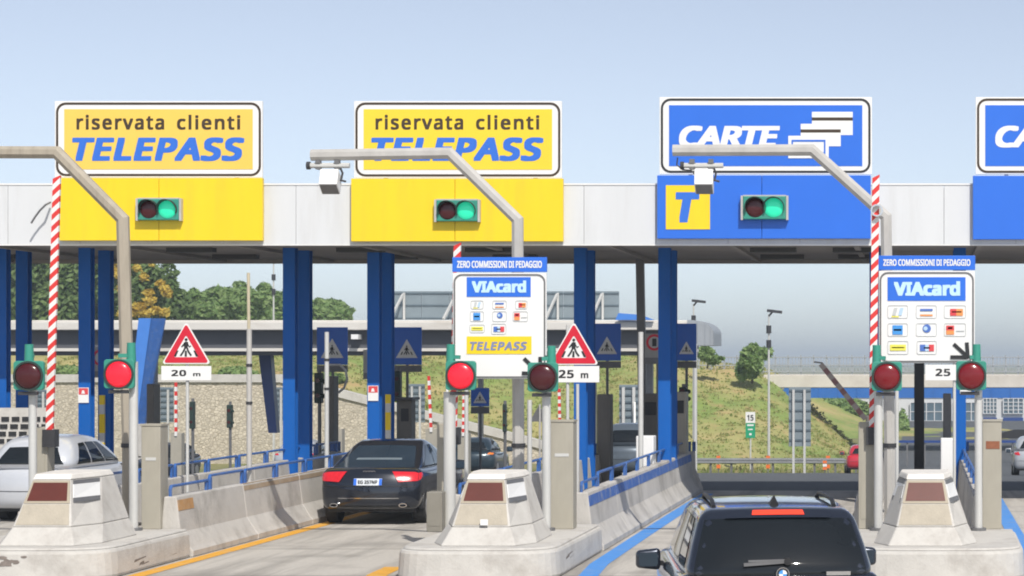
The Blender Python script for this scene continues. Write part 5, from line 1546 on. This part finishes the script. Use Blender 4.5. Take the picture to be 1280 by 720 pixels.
def plate(t, y, z, s, w=.54, h=.13, tilt=.03):
    mb = MB(); mb.hexa([(-w/2, y, z-h/2), (w/2, y, z-h/2), (w/2, y+.02, z-h/2), (-w/2, y+.02, z-h/2)], [(-w/2, y+tilt, z+h/2), (w/2, y+tilt, z+h/2), (w/2, y+tilt+.02, z+h/2), (-w/2, y+tilt+.02, z+h/2)])
    p = mb.build("number_plate", plate_white, t, local=True, bevel=.004)
    for sg in (-1, 1):
        mb = MB(); a = sg*w/2; b = sg*(w/2-.055)
        mb.hexa([(min(a,b), y-.004, z-h/2+.004), (max(a,b), y-.004, z-h/2+.004), (max(a,b), y+.01, z-h/2+.004), (min(a,b), y+.01, z-h/2+.004)], [(min(a,b), y+tilt-.004, z+h/2-.004), (max(a,b), y+tilt-.004, z+h/2-.004), (max(a,b), y+tilt+.01, z+h/2-.004), (min(a,b), y+tilt+.01, z+h/2-.004)])
        mb.build("blue_band", sign_blue, p, local=True)
    if s:
        text_part(s, -w/2+.085, z-.035, w/2-.085, z+.035, y-.006+tilt*.2, black_paint, p, bold=.02, local=True)
    return p

# dark fastback sedan between the left and middle islands
P = dict(L=4.95, W=1.96, H=1.57, g=.30, belt=1.06, lean=.22, hood0=.66, drop=.22, deck=.05, cab=(.88, .64, .24, 1.75, 2.6, 3.8), cl=1.4, r2=.12, crown=.035, rk=.9,
         rw=(.90, .16, .84, .86), sw=((-.72, -.12, -.58, -.12), (-.08, .40, -.08, .36), (.44, .92, .40, .62)), lamp=(.80, .99, .60, .46, .03, .28), wr=.335, mirror=(3.3, 1.02), r1=.14, glass=glass_blue, seams=(.72,))
t, dl, dc, h1, r1, h2, r2, hh, hc, g = car("dark fastback sedan seen from behind, between the left and middle islands", "car", -10.5, 45.6, -.8, paint_navy, P, name="sedan")
def on(dfn, h, r, x, z, gg, hh_, off=.0): return project([x, -h[1], z-gg-hh_], h, r, off, dfn)
pt = on(dl, h1, r1, 0, .83, g, hh)
plate(t, pt.y-.03, .83, "EG 257NP", tilt=.04)
for k in range(4):
    cx = -.085 + .057*k; q = on(dl, h1, r1, cx, 1.0, g, hh)
    mb = MB(); n = 18; rr, ri = .040, .031
    mb.ring(disc(cx, 1.0, rr, n), disc(cx, 1.0, ri, n), q.y-.018, q.y-.006); mb.build("badge_ring", chrome, t, local=True)
for sg in (-1, 1):
    q = on(dl, h1, r1, sg*.66, .40, g, hh)
    mb = MB(); mb.ring([(sg*.66+.08*math.cos(a), .385+.04*math.sin(a)) for a in [2*math.pi*i/16 for i in range(16)]], [(sg*.66+.062*math.cos(a), .385+.028*math.sin(a)) for a in [2*math.pi*i/16 for i in range(16)]], q.y-.06, q.y+.05)
    mb.build("exhaust_tip", chrome, t, local=True)
    cs = [(sg*.45*1.0, .30-g-hh+.05), (sg*.9, .30-g-hh+.06), (sg*.86, .44-g-hh), (sg*.50, .44-g-hh)]
cs = [(-.82, .305-g-hh), (.82, .305-g-hh), (.80, .36-g-hh), (-.80, .36-g-hh)]
patch(cs, (1, -1), h1, r1, .006, dl, 12, 3).build("diffuser", plastic_black, t, local=True)
cs = [(-.62, .50-g-hh), (.62, .50-g-hh), (.60, .512-g-hh), (-.60, .512-g-hh)]
patch(cs, (1, -1), h1, r1, .012, dl, 12, 2).build("bumper_strip", chrome, t, local=True)
# rear shelf seen through the glass as a pale line
q0 = [(-.5, -hc+.40*2*hc), (.5, -hc+.40*2*hc), (.49, -hc+.46*2*hc), (-.49, -hc+.46*2*hc)]
patch(q0, (1, -1), h2, r2, .009, dc, 8, 2).build("rear_shelf", M("shelf_grey", (.16,.20,.23), .3), t, local=True)

# dark SUV in front
P = dict(L=4.85, W=1.94, H=1.785, g=.30, belt=1.20, lean=.05, hood0=.68, drop=.15, cab=(.885, .715, .10, .52, 2.75, 3.75), cl=1.5, r2=.12, crown=.032, rk=1.35,
         rw=(.93, .05, .93, .88), sw=((-.80, -.34, -.70, -.34), (-.29, .22, -.29, .20), (.27, .80, .25, .52)), lamp=(.86, 1.17, .66, .78, .0, .30), lampmat=lamp_clear, wr=.38, mirror=(2.75, 1.14), r1=.13)
t, dl, dc, h1, r1, h2, r2, hh, hc, g = car("dark blue SUV in the foreground seen from behind and above", "SUV", -1.24, 21.7, 8.8, paint_slate, P, name="suv")
# brake light strip on the tailgate spoiler
sp = patch([(-.60, hc*.74), (.60, hc*.74), (.58, hc*.98), (-.58, hc*.98)], (1, -1), h2, r2, .045, dc, 10, 4).build("spoiler", paint_slate, t, local=True)
patch([(-.30, hc*.80), (.30, hc*.80), (.29, hc*.95), (-.29, hc*.95)], (1, -1), h2, r2, .055, dc, 10, 3).build("brake_light", lamp_red_bright, t, local=True)
# wiper
w0 = project([.06, -h2[1], -hc*.44], h2, r2, .035, dc); w1 = project([-.36, -h2[1], -hc*.52], h2, r2, .035, dc)
mb = MB(); mb.bar(w0, w1, .03, .03); mb.bar(w0 + Vector((.0,-.01,.012)), w1*.9+w0*.1 + Vector((0,-.012,.03)), .012, .02); mb.build("wiper", mid_metal, t, local=True)
mb = MB(); mb.tube([w0 + Vector((0,.03,0)), w0 + Vector((0,-.02,0))], .035, 10); mb.build("wiper_hub", plastic_black, t, local=True)
# roundel: black ring, blue and white quarters
q = project([0, -h1[1], 1.10-g-hh], h1, r1, .012, dl)
zc, yc = 1.215, q.y-.005
qq = project([0, -h2[1], -hc*.93], h2, r2, .012, dc); yc = min(yc, qq.y) - .012
mb = MB(); mb.prism(disc(0, zc, .058, 24), yc-.008, yc+.02); bd = mb.build("badge", black_paint, t, local=True)
mb = MB(); mb.ring(disc(0, zc, .060, 24), disc(0, zc, .054, 24), yc-.012, yc+.0); mb.build("badge_rim", chrome, bd, local=True)
for k in range(4):
    pts = [(0, zc)] + [(.037*math.cos(math.pi/2*(k+i/6)), zc+.037*math.sin(math.pi/2*(k+i/6))) for i in range(7)]
    mb = MB(); mb.prism(pts, yc-.012, yc-.0085); mb.build("badge_quarter", letter_sky2 if k in (1, 3) else board_white, bd, local=True)
# chrome model lettering bar left plain: a short bright strip at the right of the tailgate
qc = on(dl, h1, r1, .52, 1.10, g, hh)
mb = MB(); mb.box(.40, .62, yc+.02, yc+.05, zc-.02, zc+.015); mb.build("chrome_strip", chrome, t, local=True)
# roof rails, fin
for sg in (-1, 1):
    pts = []
    for i in range(9):
        tt = -.72 + 1.40*i/8
        p = project([sg*.80*h2[0], tt*h2[1], hc], h2, r2, .0, dc); pts.append(p + Vector((0, 0, .04 if 0 < i < 8 else 0.0)))
    mb = MB(); mb.tube(pts, .022, 8); mb.build("roof_rail", plastic_black, t, local=True, smooth=True)
p = project([0, -.62*h2[1], hc], h2, r2, 0, dc)
mb = MB(); mb.hexa([(p.x-.05, p.y-.09, p.z-.02), (p.x+.05, p.y-.09, p.z-.02), (p.x+.05, p.y+.11, p.z-.02), (p.x-.05, p.y+.11, p.z-.02)], [(p.x-.004, p.y-.10, p.z+.085), (p.x+.004, p.y-.10, p.z+.085), (p.x+.004, p.y-.03, p.z+.08), (p.x-.004, p.y-.03, p.z+.08)])
mb.build("roof_antenna", plastic_black, t, local=True)

# white hatchback at the left
P = dict(L=4.0, W=1.80, H=1.65, g=.26, belt=1.06, lean=.04, hood0=.74, drop=.16, cab=(.875, .66, .0, .48, 2.1, 3.2), cl=1.3, r2=.24, crown=.06, rk=1.9,
         rw=(.80, .20, .66, .74), sw=((-.80, -.30, -.60, -.30), (-.25, .25, -.25, .22), (.30, .84, .27, .56)), lamp=(.84, 1.02, .72, .80, .02, .25), wr=.32, mirror=(2.75, 1.06), r1=.2, seams=(.60,))
car("white hatchback seen from behind at the far left, under the raised boom", "car", -17.25, 46.4, -1.5, paint_white, P, name="hatchback")
# grey people carrier beyond the middle island
P2 = dict(P, L=4.5, W=1.8, H=1.72, belt=1.05)
car("grey minivan behind the shaded blue column and the white pole", "van", -8.95, 73.5, 0, paint_grey, P2, name="minivan")
P3 = dict(P, H=1.48, belt=.95, cab=(.80, .62, .25, .9, 2.3, 3.2))
car("dark car with an orange lamp seen over the middle nose", "car", -17.1, 91, 0, M("paint_teal_dark", (.02,.04,.055), .3, metal=.3, coat=1.0), dict(P3, lampmat=lens_amber, W=1.9), name="car")
car("dark car before the stone wall, left of the 20 m sign pole", "car", -31.0, 101, 178, paint_navy, P3, name="car")
car("bright red car at the end of the guard rail", "car", -2.9, 124, 4, paint_red, P3, name="car")
car("silver hatchback at the right edge of the photo", "car", 4.85, 101, 0, paint_silver, P, name="car")
car("dark car half hidden behind the left columns near the beige gantry post", "car", -35.8, 104, 175, paint_slate, P3, name="car")
car("pale grey car low behind the far handrail beside the paired blue columns", "car", -25.6, 98, 0, paint_silver, P3, name="car")

# second rail beyond the thick black post
Yz = 146.0
t = thing("guard_rail", "dark guard rail beyond the thick black post under the bridge", "guard rail", (wx(1200, Yz), Yz, gz(Yz)))
mb = MB(); mb.box(wx(1108, Yz), wx(1330, Yz), Yz, Yz+.08, wz(553.5, Yz), wz(550.5, Yz)); mb.build("rail_beam", navy_blue, t)
for p in range(1112, 1330, 22):
    mb = MB(); mb.box(wx(p, Yz)-.05, wx(p, Yz)+.05, Yz+.085, Yz+.18, gz(Yz), wz(551, Yz)); mb.build("post", mid_metal, t)

# ------------------------------------------------------------------ summer haze: one even box of air round everything
mb = MB(); mb.box(-3100, 3100, -420, 5100, -5.5, 19)
hm = bpy.data.materials.new("haze_air"); hm.use_nodes = True
hn = hm.node_tree; hn.nodes.remove(hn.nodes["Principled BSDF"])
pv = hn.nodes.new("ShaderNodeVolumePrincipled"); pv.inputs["Color"].default_value = (.78,.89,1,1); pv.inputs["Density"].default_value = HAZE; pv.inputs["Anisotropy"].default_value = 0.0
hn.links.new(pv.outputs[0], hn.nodes["Material Output"].inputs["Volume"])
tag(mb.build("haze", hm), "pale summer haze over the toll plaza", "haze", kind="stuff")
